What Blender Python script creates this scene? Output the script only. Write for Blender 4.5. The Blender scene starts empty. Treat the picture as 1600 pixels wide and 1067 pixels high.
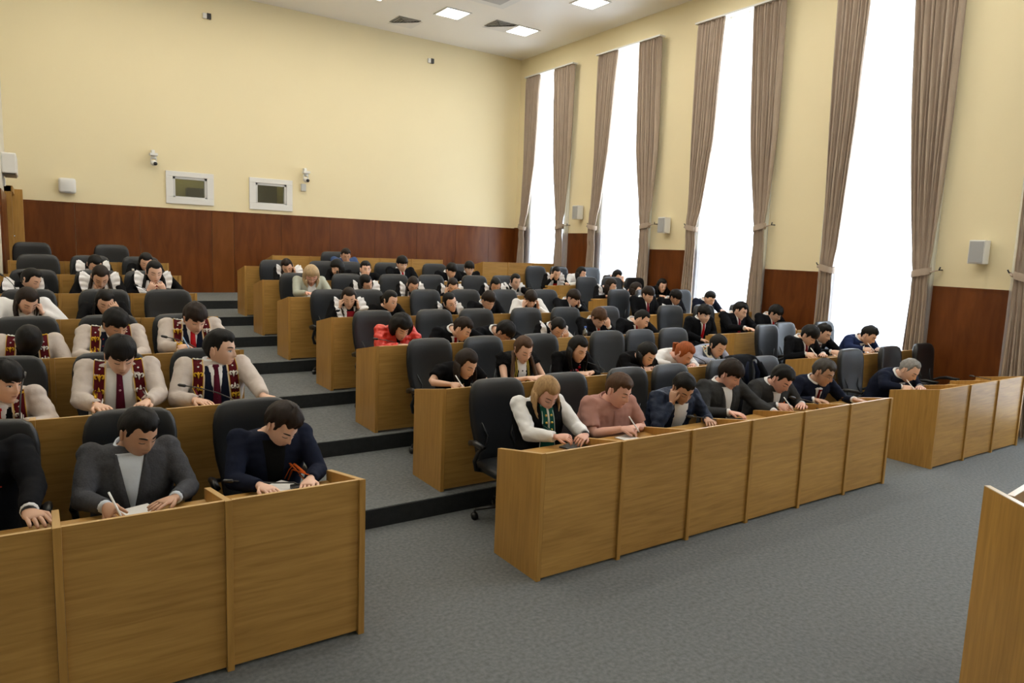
import bpy, bmesh, math, random
import numpy as np
from mathutils import Vector, Matrix, noise
from mathutils.bvhtree import BVHTree
random.seed(7); np.random.seed(7)
S=bpy.context.scene; COL=S.collection; PI=math.pi
# ---------------------------------------------------------------- camera
YAW,PIT,ROL,F,H=0.596006,0.129425,0.0380643,1095.2,2.2
cy,sy=math.cos(YAW),math.sin(YAW)
_f=Vector((sy*math.cos(PIT),cy*math.cos(PIT),-math.sin(PIT)))
_r0=Vector((cy,-sy,0)); _u0=_r0.cross(_f)
_r=_r0*math.cos(ROL)+_u0*math.sin(ROL); _u=_u0*math.cos(ROL)-_r0*math.sin(ROL)
cam=bpy.data.cameras.new('camera'); cam.sensor_width=36; cam.lens=F/1600*36; cam.clip_end=200
co=bpy.data.objects.new('camera',cam); COL.objects.link(co); S.camera=co
co.matrix_world=Matrix(((_r.x,_u.x,-_f.x,0),(_r.y,_u.y,-_f.y,0),(_r.z,_u.z,-_f.z,H),(0,0,0,1)))
def ray(x,y): return _r*((x-800)/F)-_u*((y-533.5)/F)+_f
def onZ(x,y,z): d=ray(x,y); return d*((z-H)/d.z)+Vector((0,0,H))
def onY(x,y,Y): d=ray(x,y); return d*(Y/d.y)+Vector((0,0,H))
def onX(x,y,X): d=ray(x,y); return d*(X/d.x)+Vector((0,0,H))
# ---------------------------------------------------------------- light and exposure
w=bpy.data.worlds.new('sky'); S.world=w; w.use_nodes=True
w.node_tree.nodes['Background'].inputs[0].default_value=(.80,.90,1,1)
w.node_tree.nodes['Background'].inputs[1].default_value=4.0
S.view_settings.view_transform='Standard'; S.view_settings.look='None'; S.view_settings.gamma=1
S.view_settings.exposure=0.0; S.view_settings.use_curve_mapping=False
LAMP=23.5
XW,YB,ZC=10.75,15.9,7.14
XL,XL2,YF=-.42,-2.2,-5.0
WIN=[(15.39,13.46),(12.6,10.68),(9.73,7.81),(6.88,4.96),(4.1,2.1),(1.2,-.8)]   # window spans (far y, near y)
for i,(a,b) in enumerate(WIN):
    l=bpy.data.lights.new('daylight','AREA'); l.shape='RECTANGLE'; l.size=1.7; l.size_y=5.6; l.energy=235; l.color=(.86,.93,1)
    o=bpy.data.objects.new('daylight',l); COL.objects.link(o); o.location=(XW+1.0,(a+b)/2,3.6)
    o.rotation_euler=(0,math.radians(82),0); 
    # long side must be vertical
    l.size,l.size_y=5.6,1.7
# ---------------------------------------------------------------- materials
MC={}
def mat(name,c,rough=.6,bump=0,bscale=30,var=0,vscale=4,metal=0,spec=.5,stretch=None,sheen=0,emit=0):
    if name in MC: return MC[name]
    m=bpy.data.materials.new(name); m.use_nodes=True; nt=m.node_tree; b=nt.nodes['Principled BSDF']
    b.inputs['Base Color'].default_value=(*c,1); b.inputs['Roughness'].default_value=rough
    b.inputs['Metallic'].default_value=metal; b.inputs['Specular IOR Level'].default_value=spec
    if sheen: b.inputs['Sheen Weight'].default_value=sheen
    if emit: b.inputs['Emission Color'].default_value=(*c,1); b.inputs['Emission Strength'].default_value=emit
    if var or bump:
        tc=nt.nodes.new('ShaderNodeTexCoord'); mp=nt.nodes.new('ShaderNodeMapping'); nt.links.new(tc.outputs['Object'],mp.inputs[0])
        if stretch: mp.inputs['Scale'].default_value=stretch
    if var:
        n=nt.nodes.new('ShaderNodeTexNoise'); n.inputs['Scale'].default_value=vscale; n.inputs['Detail'].default_value=5
        nt.links.new(mp.outputs[0],n.inputs['Vector'])
        mr=nt.nodes.new('ShaderNodeMapRange'); mr.inputs[1].default_value=.3; mr.inputs[2].default_value=.7; mr.inputs[3].default_value=1-var; mr.inputs[4].default_value=1+var
        nt.links.new(n.outputs[0],mr.inputs[0])
        vm=nt.nodes.new('ShaderNodeVectorMath'); vm.operation='SCALE'; vm.inputs[0].default_value=c
        nt.links.new(mr.outputs[0],vm.inputs['Scale']); nt.links.new(vm.outputs[0],b.inputs['Base Color'])
    if bump:
        n=nt.nodes.new('ShaderNodeTexNoise'); n.inputs['Scale'].default_value=bscale; n.inputs['Detail'].default_value=4
        nt.links.new(mp.outputs[0],n.inputs['Vector'])
        bp=nt.nodes.new('ShaderNodeBump'); bp.inputs['Strength'].default_value=min(1,bump); bp.inputs['Distance'].default_value=.02
        nt.links.new(n.outputs[0],bp.inputs['Height']); nt.links.new(bp.outputs[0],b.inputs['Normal'])
    MC[name]=m; return m
def woodmat(name,c1,c2,axis,rough=.35,scale=3.0,k=14,coat=0):
    """grain stretched along axis"""
    if name in MC: return MC[name]
    m=bpy.data.materials.new(name); m.use_nodes=True; nt=m.node_tree; b=nt.nodes['Principled BSDF']; b.inputs['Roughness'].default_value=rough; b.inputs['Specular IOR Level'].default_value=.3
    g=nt.nodes.new('ShaderNodeNewGeometry'); mp=nt.nodes.new('ShaderNodeMapping'); nt.links.new(g.outputs['Position'],mp.inputs[0])
    sc=[k,k,k]; sc[axis]=1.0; mp.inputs['Scale'].default_value=sc
    n=nt.nodes.new('ShaderNodeTexNoise'); n.inputs['Scale'].default_value=scale; n.inputs['Detail'].default_value=8; n.inputs['Distortion'].default_value=.6
    nt.links.new(mp.outputs[0],n.inputs['Vector'])
    n2=nt.nodes.new('ShaderNodeTexNoise'); n2.inputs['Scale'].default_value=1.1; n2.inputs['Detail'].default_value=2
    mp2=nt.nodes.new('ShaderNodeMapping'); sc2=[3,3,3]; sc2[axis]=.8; mp2.inputs['Scale'].default_value=sc2
    nt.links.new(g.outputs['Position'],mp2.inputs[0]); nt.links.new(mp2.outputs[0],n2.inputs['Vector'])
    ad=nt.nodes.new('ShaderNodeMath'); ad.operation='MULTIPLY_ADD'; nt.links.new(n.outputs[0],ad.inputs[0]); ad.inputs[1].default_value=.6
    ml=nt.nodes.new('ShaderNodeMath'); ml.operation='MULTIPLY'; nt.links.new(n2.outputs[0],ml.inputs[0]); ml.inputs[1].default_value=.4
    nt.links.new(ml.outputs[0],ad.inputs[2])
    r=nt.nodes.new('ShaderNodeValToRGB'); r.color_ramp.elements[0].position=.32; r.color_ramp.elements[1].position=.68
    r.color_ramp.elements[0].color=(*c1,1); r.color_ramp.elements[1].color=(*c2,1)
    nt.links.new(ad.outputs[0],r.inputs[0]); nt.links.new(r.outputs[0],b.inputs['Base Color'])
    bp=nt.nodes.new('ShaderNodeBump'); bp.inputs['Strength'].default_value=.06; nt.links.new(n.outputs[0],bp.inputs['Height']); nt.links.new(bp.outputs[0],b.inputs['Normal'])
    MC[name]=m; return m
O1,O2=(.34,.182,.048),(.53,.305,.086)
oakX=woodmat('oak_grain_across',O1,O2,0); oakZ=woodmat('oak_grain_upright',O1,(.51,.285,.075),2)
oakE=mat('oak_edge',(.52,.33,.13),.4)
mahog=woodmat('mahogany_upright',(.088,.023,.005),(.175,.052,.011),2,.3,1.6,5)
mahogB=woodmat('mahogany_lighter',(.13,.040,.008),(.21,.070,.016),2,.3,1.6,5)
wallm=mat('cream_plaster',(.82,.725,.475),.75,.05,60,.015,.6)
wallw=mat('pale_plaster',(.70,.66,.55),.8)
ceilm=mat('ceiling_white_grey',(.84,.81,.76),.45,0,0,.02,.4)
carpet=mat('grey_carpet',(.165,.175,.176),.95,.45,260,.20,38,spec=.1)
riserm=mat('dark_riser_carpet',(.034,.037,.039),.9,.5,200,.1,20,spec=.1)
white=mat('white_plastic',(.75,.75,.73),.4); whitegrey=mat('grey_plastic',(.45,.45,.45),.5)
black=mat('black_plastic',(.012,.012,.013),.35); leather=mat('black_leather',(.009,.0105,.013),.40,.05,150,.05,6)
chrome=mat('chrome',(.6,.6,.62),.2,metal=1); darkm=mat('dark_metal',(.06,.06,.06),.4,metal=.6)
paperm=mat('paper',(.72,.72,.70),.8)
# ---------------------------------------------------------------- mesh helpers
class MB:
    def __init__(s): s.v=[]; s.f=[]
    def add(s,v,f):
        n=len(s.v); s.v+= [tuple(map(float,p)) for p in v]; s.f+=[tuple(i+n for i in q) for q in f]; return s
    def box(s,x0,y0,z0,x1,y1,z1,M=None):
        v=[(x,y,z) for x in (x0,x1) for y in (y0,y1) for z in (z0,z1)]
        if M is not None: v=[tuple(M@Vector(p)) for p in v]
        return s.add(v,[(0,1,3,2),(4,6,7,5),(0,4,5,1),(2,3,7,6),(0,2,6,4),(1,5,7,3)])
    def prism(s,poly,x0,x1,ax=0):
        """poly of 2d points in the plane normal to ax, extruded x0..x1"""
        n=len(poly); v=[]
        for x in (x0,x1):
            for a,b in poly: v.append((x,a,b) if ax==0 else (a,x,b) if ax==1 else (a,b,x))
        f=[tuple(range(n))[::-1],tuple(range(n,2*n))]+[(i,(i+1)%n,n+(i+1)%n,n+i) for i in range(n)]
        return s.add(v,f)
    def loft(s,rings,caps=True,closed=True):
        n=len(rings[0]); v=[p for r in rings for p in r]; f=[]
        for i in range(len(rings)-1):
            for j in range(n if closed else n-1):
                k=(j+1)%n; f.append((i*n+j,i*n+k,(i+1)*n+k,(i+1)*n+j))
        if caps and closed: f.append(tuple(range(n))[::-1]); f.append(tuple(range((len(rings)-1)*n,len(rings)*n)))
        return s.add(v,f)
    def tube(s,pts,rad,n=8,flat=1.0,up=None,caps=True):
        pts=[Vector(p) for p in pts]; R=[]
        if not hasattr(rad,'__len__'): rad=[rad]*len(pts)
        pv=None
        for i,p in enumerate(pts):
            t=(pts[min(i+1,len(pts)-1)]-pts[max(i-1,0)]).normalized()
            if pv is None:
                a=Vector(up) if up else (Vector((0,0,1)) if abs(t.z)<.9 else Vector((1,0,0)))
                u=(a-t*a.dot(t)).normalized()
            else:
                u=pv-t*pv.dot(t); u=u.normalized() if u.length>1e-6 else pv
            pv=u; q=t.cross(u); r=rad[i]
            R.append([p+u*(math.cos(2*PI*j/n)*r*flat)+q*(math.sin(2*PI*j/n)*r) for j in range(n)])
        return s.loft(R,caps)
    def ball(s,c,r,n=10,m=7,M=None):
        if not hasattr(r,'__len__'): r=(r,r,r)
        R=[]
        for i in range(m+1):
            a=-PI/2+PI*(i+.02)/(m+.04)
            ring=[Vector((math.cos(a)*math.cos(2*PI*j/n)*r[0],math.cos(a)*math.sin(2*PI*j/n)*r[1],math.sin(a)*r[2])) for j in range(n)]
            if M is not None: ring=[M@p for p in ring]
            R.append([p+Vector(c) for p in ring])
        return s.loft(R)
    def mesh(s,name,m,smooth=True):
        me=bpy.data.meshes.new(name); me.from_pydata(s.v,[],s.f); me.update()
        for mm in (m if isinstance(m,list) else [m]): me.materials.append(mm)
        if smooth: me.polygons.foreach_set('use_smooth',[True]*len(me.polygons))
        return me
    def obj(s,name,m,parent=None,smooth=True,bevel=0,loc=None):
        me=s.mesh(name,m,smooth)
        bm=bmesh.new(); bm.from_mesh(me); bmesh.ops.recalc_face_normals(bm,faces=bm.faces)
        if bevel:
            ed=[e for e in bm.edges if e.is_manifold and e.calc_face_angle(0)>.6]
            bmesh.ops.bevel(bm,geom=ed,offset=bevel,segments=2,affect='EDGES',profile=.6,clamp_overlap=True)
        bm.to_mesh(me); bm.free()
        if not smooth: me.polygons.foreach_set('use_smooth',[False]*len(me.polygons))
        o=bpy.data.objects.new(name,me); COL.objects.link(o)
        if parent: o.parent=parent
        if loc: o.location=loc
        return o
def tag(o,label=None,cat=None,group=None,kind=None):
    if label: o['label']=label
    if cat: o['category']=cat
    if group: o['group']=group
    if kind: o['kind']=kind
    return o
def empty(name,loc=(0,0,0),rz=0,sc=1):
    o=bpy.data.objects.new(name,None); COL.objects.link(o); o.location=loc; o.rotation_euler=(0,0,rz); o.scale=(sc,)*3; o.empty_display_size=.1
    return o
def copy_tree(o,parent=None):
    c=o.copy(); COL.objects.link(c); c.parent=parent
    for ch in list(o.children): copy_tree(ch,c)
    return c
def struct(mb,name,m,parent=None,**k): return tag(mb.obj(name,m,parent,smooth=False,**k),kind='structure' if parent is None else None)
# ---------------------------------------------------------------- room
DZ=.153; Y0=3.56; DY=1.47
RY=lambda k: Y0+DY*k
struct(MB().box(XL2-.2,YF-.2,-.2,XW+.3,YB+.3,0),'floor',carpet)
for k in range(1,8):
    y0=RY(k)-.10; y1=(RY(k+1)-.10) if k<7 else YB+.05
    x0=XL2 if y0<12.3 else XL
    t=struct(MB().box(x0,y0+.012,0,XW+.02,y1+.012,k*DZ),'floor',carpet)
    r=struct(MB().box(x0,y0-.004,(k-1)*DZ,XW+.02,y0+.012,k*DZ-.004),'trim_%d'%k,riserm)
struct(MB().box(XL-.3,YB,-.1,XW+.3,YB+.2,ZC+.2),'wall_back',wallm)
# booth openings are boxed onto the wall as real recesses: rebuild the back wall around them
bpy.data.objects.remove(bpy.data.objects['wall_back'])
bw=[]
for px in (((262,267),(335,272),(335,321),(258,318)),((388,277),(458,282),(458,330),(388,327))):
    P=[onY(x,y,YB) for x,y in px]; bw.append((min(p.x for p in P)+.02,max(p.x for p in P)-.02,(P[2].z+P[3].z)/2,(P[0].z+P[1].z)/2))
fr=.13
ops=[(a+fr,b-fr,c+fr,d-fr*.8) for a,b,c,d in bw]
m=MB()
zlo=min(o[2] for o in ops); zhi=max(o[3] for o in ops)
m.box(XL-.3,YB,-.1,XW+.3,YB+.12,zlo).box(XL-.3,YB,zhi,XW+.3,YB+.12,ZC+.2)
m.box(XL-.3,YB,zlo,ops[0][0],YB+.12,zhi).box(ops[0][1],YB,zlo,ops[1][0],YB+.12,zhi).box(ops[1][1],YB,zlo,XW+.3,YB+.12,zhi)
struct(m,'wall_back',wallm)
glass=mat('booth_glass',(.5,.5,.45),.05); 
def glassmat(name,tint,mix=.12):
    m=bpy.data.materials.new(name); m.use_nodes=True; nt=m.node_tree; nt.nodes.clear()
    o=nt.nodes.new('ShaderNodeOutputMaterial'); t=nt.nodes.new('ShaderNodeBsdfTransparent'); t.inputs[0].default_value=(*tint,1)
    g=nt.nodes.new('ShaderNodeBsdfGlossy'); g.inputs['Roughness'].default_value=.02; x=nt.nodes.new('ShaderNodeMixShader'); x.inputs[0].default_value=mix
    nt.links.new(t.outputs[0],x.inputs[1]); nt.links.new(g.outputs[0],x.inputs[2]); nt.links.new(x.outputs[0],o.inputs[0]); return m
bglass=glassmat('booth_pane_glass',(.62,.62,.55),.10); wglass=glassmat('window_glass',(.97,.98,1),.05)
boothwall=mat('booth_wall',(.55,.52,.25),.8); boothdark=mat('booth_equipment',(.07,.075,.06),.5)
for i,(a,b,c,d) in enumerate(bw):
    oa,ob,oc,od=ops[i]
    fm=MB(); y0,y1=YB-.03,YB+.10
    fm.box(a,y0,od,b,YB+.001,d).box(a,y0,c,b,YB+.001,oc).box(a,y0,oc,oa,YB+.001,od).box(ob,y0,oc,b,YB+.001,od)
    win=tag(fm.obj('window_%d'%(i+1),white,smooth=False,bevel=.006),kind='structure')
    fm=MB(); e=.045
    fm.box(oa,YB-.01,od-e,ob,y1,od).box(oa,YB-.01,oc,ob,y1,oc+e*.5).box(oa,YB-.01,oc,oa+e,y1,od).box(ob-e,YB-.01,oc,ob,y1,od)
    fm.obj('window_frame',mat('white_frame_inner',(.62,.62,.62),.4),win,smooth=False)
    MB().box(oa,YB+.05,oc,ob,YB+.055,od).obj('pane',bglass,win,smooth=False)
    # room behind the pane
    rm=MB(); rm.box(a-.2,YB+1.3,1.9,b+.2,YB+1.35,4.1).box(a-.2,YB+.13,1.9,a-.15,YB+1.3,4.1).box(b+.15,YB+.13,1.9,b+.2,YB+1.3,4.1).box(a-.2,YB+.13,4.05,b+.2,YB+1.3,4.1).box(a-.2,YB+.13,1.85,b+.2,YB+1.3,1.9)
    rm.obj('booth_room',boothwall,win,smooth=False); MB().box(a+.2,YB+.3,4.03,b-.2,YB+.9,4.045).obj('booth_fill_panel',mat('booth_fill_panel',(1,.95,.8),emit=6),win,smooth=False)  # unseen glowing panel added to brighten the booth interior
    eq=MB()
    if i==0: eq.box(oa-.1,YB+.9,2.7,oa+.18,YB+1.2,3.28).box(ob-.22,YB+.9,2.7,ob+.1,YB+1.2,3.28).box(oa-.1,YB+.8,2.6,ob+.1,YB+1.2,2.9)
    else: eq.box(oa-.1,YB+.9,2.6,oa+.45,YB+1.2,3.6).box(ob-.25,YB+1.1,2.6,ob+.1,YB+1.2,3.5).box(oa-.1,YB+.6,2.6,ob+.1,YB+1.0,3.0)
    eq.obj('cabinet',boothdark,win,smooth=False)
WZ=2.2+(2.76-2.2)*YB/15.23
# back wainscot: veneer boards between joints seen in the photograph
xs=[-.42,.62,1.72,3.06,3.5,4.5,5.6,6.7,7.8,8.9,9.9,XW]
wb=empty('wall_panelling',(0,YB,0)); tag(wb,kind='structure'); wb.name='trim_8'
for a,b in zip(xs[:-1],xs[1:]):
    o=MB().box(a+.003,YB-.028-YB,7*DZ,b-.003,0,WZ-.03).obj('panel',mahogB if abs(a-3.06)<.01 else mahog,wb,smooth=False)
MB().box(-.42,-.036,WZ-.03,XW,0,WZ).obj('top_rail',mahog,wb,smooth=False)
struct(MB().box(XL-.2,12.35,-.1,XL,YB+.2,ZC+.2),'wall_left',wallw)
struct(MB().box(XL2-.2,YF,-.1,XL2,12.6,ZC+.2),'wall_left',wallw).name='wall_left_near'
struct(MB().box(XL2-.1,12.35,-.1,XL-.2,12.55,ZC+.2),'wall_left_return',wallw)
struct(MB().box(XL2-.2,YF-.2,-.1,XW+.3,YF,ZC+.2),'wall_front',wallw)
struct(MB().box(XL2-.2,YF-.2,ZC,XW+.3,YB+.2,ZC+.2),'ceiling',ceilm)
# left wall panelling and door at the far corner
lw=empty('trim_9',(XL,13,0)); tag(lw,kind='structure')
for a,b in ((12.5,13.3),(13.32,14.1),(14.12,14.62)):
    MB().box(0,a-13,6*DZ,.028,b-13,2.80).obj('panel',mahog,lw,smooth=False)
dr=empty('door_1',(XL,15.2,7*DZ)); tag(dr,kind='structure')
fm=MB(); dz=WZ+.17-7*DZ
fm.box(0,-.58,0,.10,-.48,dz).box(0,.52,0,.24,.68,dz).box(0,-.58,dz-.1,.12,.68,dz)
fm.obj('door_frame',oakZ,dr,smooth=False,bevel=.004)
MB().box(.01,-.48,0,.05,.52,dz-.1).obj('door_leaf',woodmat('door_wood',(.14,.06,.02),(.24,.11,.04),2),dr,smooth=False)
MB().box(.05,-.40,.95,.06,-.34,1.15).tube([(.06,-.37,1.05),(.11,-.37,1.05),(.11,-.27,1.05)],.01).obj('door_handle',chrome,dr)
# right wall built around the window openings
zt=[2.80,2.66,2.33,2.04,1.92,1.92,1.92]     # panelling tops between windows (steps down with the floor)
m=MB(); ys=[YB+.2]
op=[]
for a,b in WIN: op.append((a-.32,b+.32))
prev=YB+.2
for i,(a,b) in enumerate(op):
    m.box(XW,a,-.1,XW+.45,prev,ZC+.2); prev=b
    zb=.25 if i>2 else (.25+DZ*(6-2*i)); m.box(XW,b,-.1,XW+.45,a,zb).box(XW,b,6.5,XW+.45,a,ZC+.2)
m.box(XW,YF-.2,-.1,XW+.45,prev,ZC+.2)
struct(m,'wall_right',wallm)
pr_=YB
for i in range(len(op)+1):
    a=pr_; b=op[i][0] if i<len(op) else YF
    rw=empty('trim_%d'%(10+i),(XW,b,0)); tag(rw,kind='structure')
    n=max(1,round((a-b)/1.1)); 
    tier=max(0,min(7,int((b+.1-(Y0-.1))//DY)))
    for j in range(n):
        y0=(a-b)*j/n; y1=(a-b)*(j+1)/n
        if i==4 and n>1 and j==n-1: pass
        MB().box(-.028,y0+.003,tier*DZ,0,y1-.003,zt[i]-.03).obj('panel',mahog,rw,smooth=False)
    MB().box(-.036,0,zt[i]-.03,0,a-b,zt[i]).obj('top_rail',mahog,rw,smooth=False)
    if i<len(op): pr_=op[i][1]
for i,(a,b) in enumerate(op):
    zb=.25 if i>2 else (.25+DZ*(6-2*i))
    wn=empty('window_%d'%(i+3),(XW+.25,b,zb)); tag(wn,kind='structure')
    W=a-b; Hh=6.5-zb; f=MB()
    f.box(0,0,0,.07,.07,Hh).box(0,W-.07,0,.07,W,Hh).box(0,0,0,.07,W,.07).box(0,0,Hh-.07,.07,W,Hh)
    for zz in (5.35-zb,1.6): f.box(0,.07,zz,.07,W-.07,zz+.09)
    f.box(0,W/2-.035,.07,.07,W/2+.035,5.35-zb)
    f.obj('window_frame',white,wn,smooth=False)
    for z0,z1 in ((.07,1.6),(1.69,5.35-zb)):
        for y0,y1 in ((.07,W/2-.035),(W/2+.035,W-.07)): MB().box(.03,y0,z0,.036,y1,z1).obj('pane',wglass,wn,smooth=False)
    MB().box(.03,.07,5.44-zb,.036,W-.07,Hh-.07).obj('pane',wglass,wn,smooth=False)
# ---------------------------------------------------------------- curtains
curt=mat('taupe_curtain_cloth',(.42,.335,.265),.85,.15,90,.05,5,sheen=.2)
def sheermat():
    m=bpy.data.materials.new('sheer_voile'); m.use_nodes=True; nt=m.node_tree; nt.nodes.clear()
    o=nt.nodes.new('ShaderNodeOutputMaterial'); t=nt.nodes.new('ShaderNodeBsdfTransparent'); tr=nt.nodes.new('ShaderNodeBsdfTranslucent'); tr.inputs[0].default_value=(.92,.94,.97,1)
    d=nt.nodes.new('ShaderNodeBsdfDiffuse'); d.inputs[0].default_value=(.9,.92,.95,1)
    a=nt.nodes.new('ShaderNodeMixShader'); a.inputs[0].default_value=.35; nt.links.new(tr.outputs[0],a.inputs[1]); nt.links.new(d.outputs[0],a.inputs[2])
    x=nt.nodes.new('ShaderNodeMixShader'); x.inputs[0].default_value=.62; nt.links.new(t.outputs[0],x.inputs[1]); nt.links.new(a.outputs[0],x.inputs[2]); nt.links.new(x.outputs[0],o.inputs[0]); return m
sheer=sheermat()
ordn=['farthest window','second window from the back','third window from the back','fourth, nearest fully visible window','window at the right picture edge','window beside the speaker side']
CT={}
_c={(0,0):((15.39,14.78),(15.40,14.88),(15.46,15.23),(15.6,15.25)),(0,1):((13.46,14.2),(13.50,14.07),(13.63,13.86),(13.58,14.02)),
(1,0):((12.6,11.92),(12.58,12.1),(12.64,12.4),(12.70,12.40)),(1,1):((10.68,11.28),(10.62,11.18),(10.71,10.94),(10.60,11.02)),
(2,0):((9.73,9.06),(9.71,9.14),(9.66,9.42),(9.72,9.42)),(2,1):((7.81,8.45),(7.80,8.30),(7.88,8.07),(7.78,8.16)),
(3,0):((6.88,6.29),(6.82,6.36),(6.73,6.52),(6.78,6.50)),(3,1):((4.96,5.68),(4.98,5.52),(5.04,5.26),(4.98,5.32)),
(4,0):((4.10,3.5),(4.04,3.56),(3.96,3.75),(4.0,3.45)),(4,1):((2.1,2.8),(2.12,2.7),(2.2,2.42),(2.15,2.5))}
for key_,v_ in _c.items():
    zt0=[2.80,2.80,2.76,2.10,2.1][key_[0]]; CT[key_]=[(6.60,*v_[0]),(4.4,*v_[1]),(zt0,*v_[2]),(-.1,*v_[3])]
for i,(a,b) in enumerate(WIN):
    if i>4: continue
    a,b=_c[(i,0)][0][0],_c[(i,1)][0][0]
    zb=max(0,7-2*i)*DZ+.02 if i<3 else .02
    if i==3: zb=DZ+.02
    ztop=6.57; ztie=[2.80,2.80,2.76,2.10,2.1][i]; wd=a-b
    # rail
    r=MB().box(XW-.22,b-.02,ztop,XW-.06,a+.02,ztop+.03).box(XW-.1,b+.1,ztop+.03,XW,b+.13,ztop+.05).box(XW-.1,a-.13,ztop+.03,XW,a-.1,ztop+.05).obj('curtain_rail',white,smooth=False)
    tag(r,'thin white ceiling-high curtain rail over the '+ordn[i],'curtain rail')
    # sheer
    g=[];n=90;mz=6
    for q in range(mz+1):
        z=zb+(ztop-zb)*q/mz
        g.append([(XW-.075+.018*math.sin(j*1.55)+.008*math.sin(j*.37+q),b+.05+(wd-.1)*j/n,z) for j in range(n+1)])
    s=MB().loft(g,False,False).obj('sheer_curtain',sheer); tag(s,'white translucent sheer curtain filling the '+ordn[i],'curtain')
    for side in (0,1):      # 0 = far curtain (large y), 1 = near
        root=empty('curtain',(XW-.16,a if side==0 else b,zb))
        tag(root,'taupe floor-length curtain, %s side of the %s'%('left' if side==0 else 'right',ordn[i]),'curtain')
        sg=-1 if side==0 else 1
        rings=[];nf=9;n=nf*8
        Hh=ztop-zb; zt_=ztie-zb
        tab=CT[(i,side)]    # (z, outer y, inner y) measured top, middle, tie, foot
        def prof(z,c):
            zz=z+zb
            for (z1,*v1),(z0,*v0) in zip(tab[:-1],tab[1:]):
                if zz>=z0:
                    u=min(1,(zz-z0)/(z1-z0)); u=u**.8 if z0==tab[2][0] else u; return v0[c]+(v1[c]-v0[c])*u
            return tab[-1][1+c]
        def outer(z): return abs(prof(z,0)-(a if side==0 else b))*(1 if (prof(z,0)-(a if side==0 else b))*sg>0 else -1)
        def inner(z): return abs(prof(z,1)-prof(z,0))
        zs=[Hh*q/40 for q in range(41)]+[zt_-.04,zt_,zt_+.04]; zs=sorted(zs)
        for z in zs:
            wz=inner(z); amp=.042*(.35+.65*min(1,abs(z-zt_)/1.2)); row=[]
            for j in range(n+1):
                u=j/n; ph=2*PI*nf*u+.8*math.sin(3*u+z*.5)
                yy=sg*(outer(z)+wz*u)+.012*math.sin(ph*.5+z); xx=amp*math.sin(ph)+.012*math.sin(ph*2.3+z*1.1)
                if abs(z-Hh)<.12: xx*=.6
                row.append((xx-.02*(1 if abs(z-zt_)<.3 else 0),yy,z))
            rings.append(row)
        mb=MB().loft(rings,False,False); c=mb.obj('drape',curt,root)
        # tieback: band round the gather to a wall hook
        cw=inner(zt_)/2+.02; yc=sg*(outer(zt_)+inner(zt_)/2)
        hy=sg*(outer(zt_)-.10)
        tb=MB(); band=[]
        for q in range(17):
            an=2*PI*q/16; dzz=.03*math.sin(an)*-sg; ca,sa=math.cos(an),math.sin(an)
            band.append([(.088*ca,yc+cw*sa,zt_-.05+dzz),(.094*ca,yc+(cw+.006)*sa,zt_+dzz),(.088*ca,yc+cw*sa,zt_+.05+dzz)])
        tb.loft(band,False,False)
        tb.tube([(-.02,yc-sg*cw*.95,zt_+.01),(.03,(yc-sg*cw+hy)/2,zt_+.035),(.10,hy,zt_+.05)],[.04,.03,.014],8,.35)
        tb.obj('tieback',curt,root)
        MB().tube([(.16,hy,zt_+.05),(.06,hy,zt_+.05),(.05,hy-sg*.02,zt_+.09)],.010,6).obj('hook',darkm,root)
# ---------------------------------------------------------------- ceiling fittings
lampm=bpy.data.materials.new('lamp_panel'); lampm.use_nodes=True; b_=lampm.node_tree.nodes['Principled BSDF']
b_.inputs['Base Color'].default_value=(.9,.9,.9,1); b_.inputs['Emission Color'].default_value=(1,.93,.80,1); b_.inputs['Emission Strength'].default_value=LAMP
lc=onZ(709,20,ZC); l2=onZ(816,48,ZC); dx=l2.x-lc.x; dy=onZ(816,48,ZC).y-onZ(920,3,ZC).y
proto=None; nm=0
names={(0,0):'square ceiling light nearest the far right corner',(1,0):'square ceiling light beside the one in the far right corner',(0,1):'square ceiling light at the top edge above the windows',(2,0):'square ceiling light barely showing at the top edge'}
for i in range(7):
    for j in range(8):
        x=l2.x-dx*i; y=l2.y-dy*j
        if (y<3.7 and x<4.6) or x<XL2+.4 or (y>12 and x<XL+.3) or y<YF+.5: continue
        if proto is None:
            proto=empty('ceiling_light',(x,y,ZC))
            f=MB()
            for s4 in ((-.3,-.3,.3,-.26),(-.3,.26,.3,.3),(-.3,-.26,-.26,.26),(.26,-.26,.3,.26)): f.box(s4[0],s4[1],-.015,s4[2],s4[3],.0)
            f.obj('frame',white,proto,smooth=False); MB().box(-.26,-.26,-.010,.26,.26,-.004).obj('diffuser',lampm,proto,smooth=False); o=proto
        else:
            o=copy_tree(proto); o.location=(x,y,ZC)
        if (i,j) in names: o['label']=names[(i,j)]; o['category']='ceiling light'
        else:
            o['label']='square white ceiling light farther forward, outside the picture'; o['category']='ceiling light'; o['group']='ceiling lights out of view'
            if 'group' in proto.keys(): pass
def vent(px,py,label):
    c=onZ(px,py,ZC); r=empty('ceiling_vent',(c.x,c.y,ZC)); tag(r,label,'vent')
    f=MB()
    for q in range(5):
        a=.26-.05*q; z=-.012-.004*q
        for s4 in ((-a,-a,a,-a+.02),(-a,a-.02,a,a),(-a,-a,-a+.02,a),(a-.02,-a,a,a)): f.box(s4[0],s4[1],z,s4[2],s4[3],z+.012)
    f.obj('louvre',mat('vent_grey',(.33,.32,.30),.5),r,smooth=False); MB().box(-.25,-.25,-.006,.25,.25,0).obj('backing',mat('vent_dark',(.10,.10,.09),.6),r,smooth=False); MB().prism([(.29,.29),(-.29,.29),(.29,-.29)],-.040,-.034,2).obj('lit_half_plate',mat('vent_lit_half',(.74,.72,.69),.5),r,smooth=False)  # added pale triangle imitates the lit half of the louvres
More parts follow.
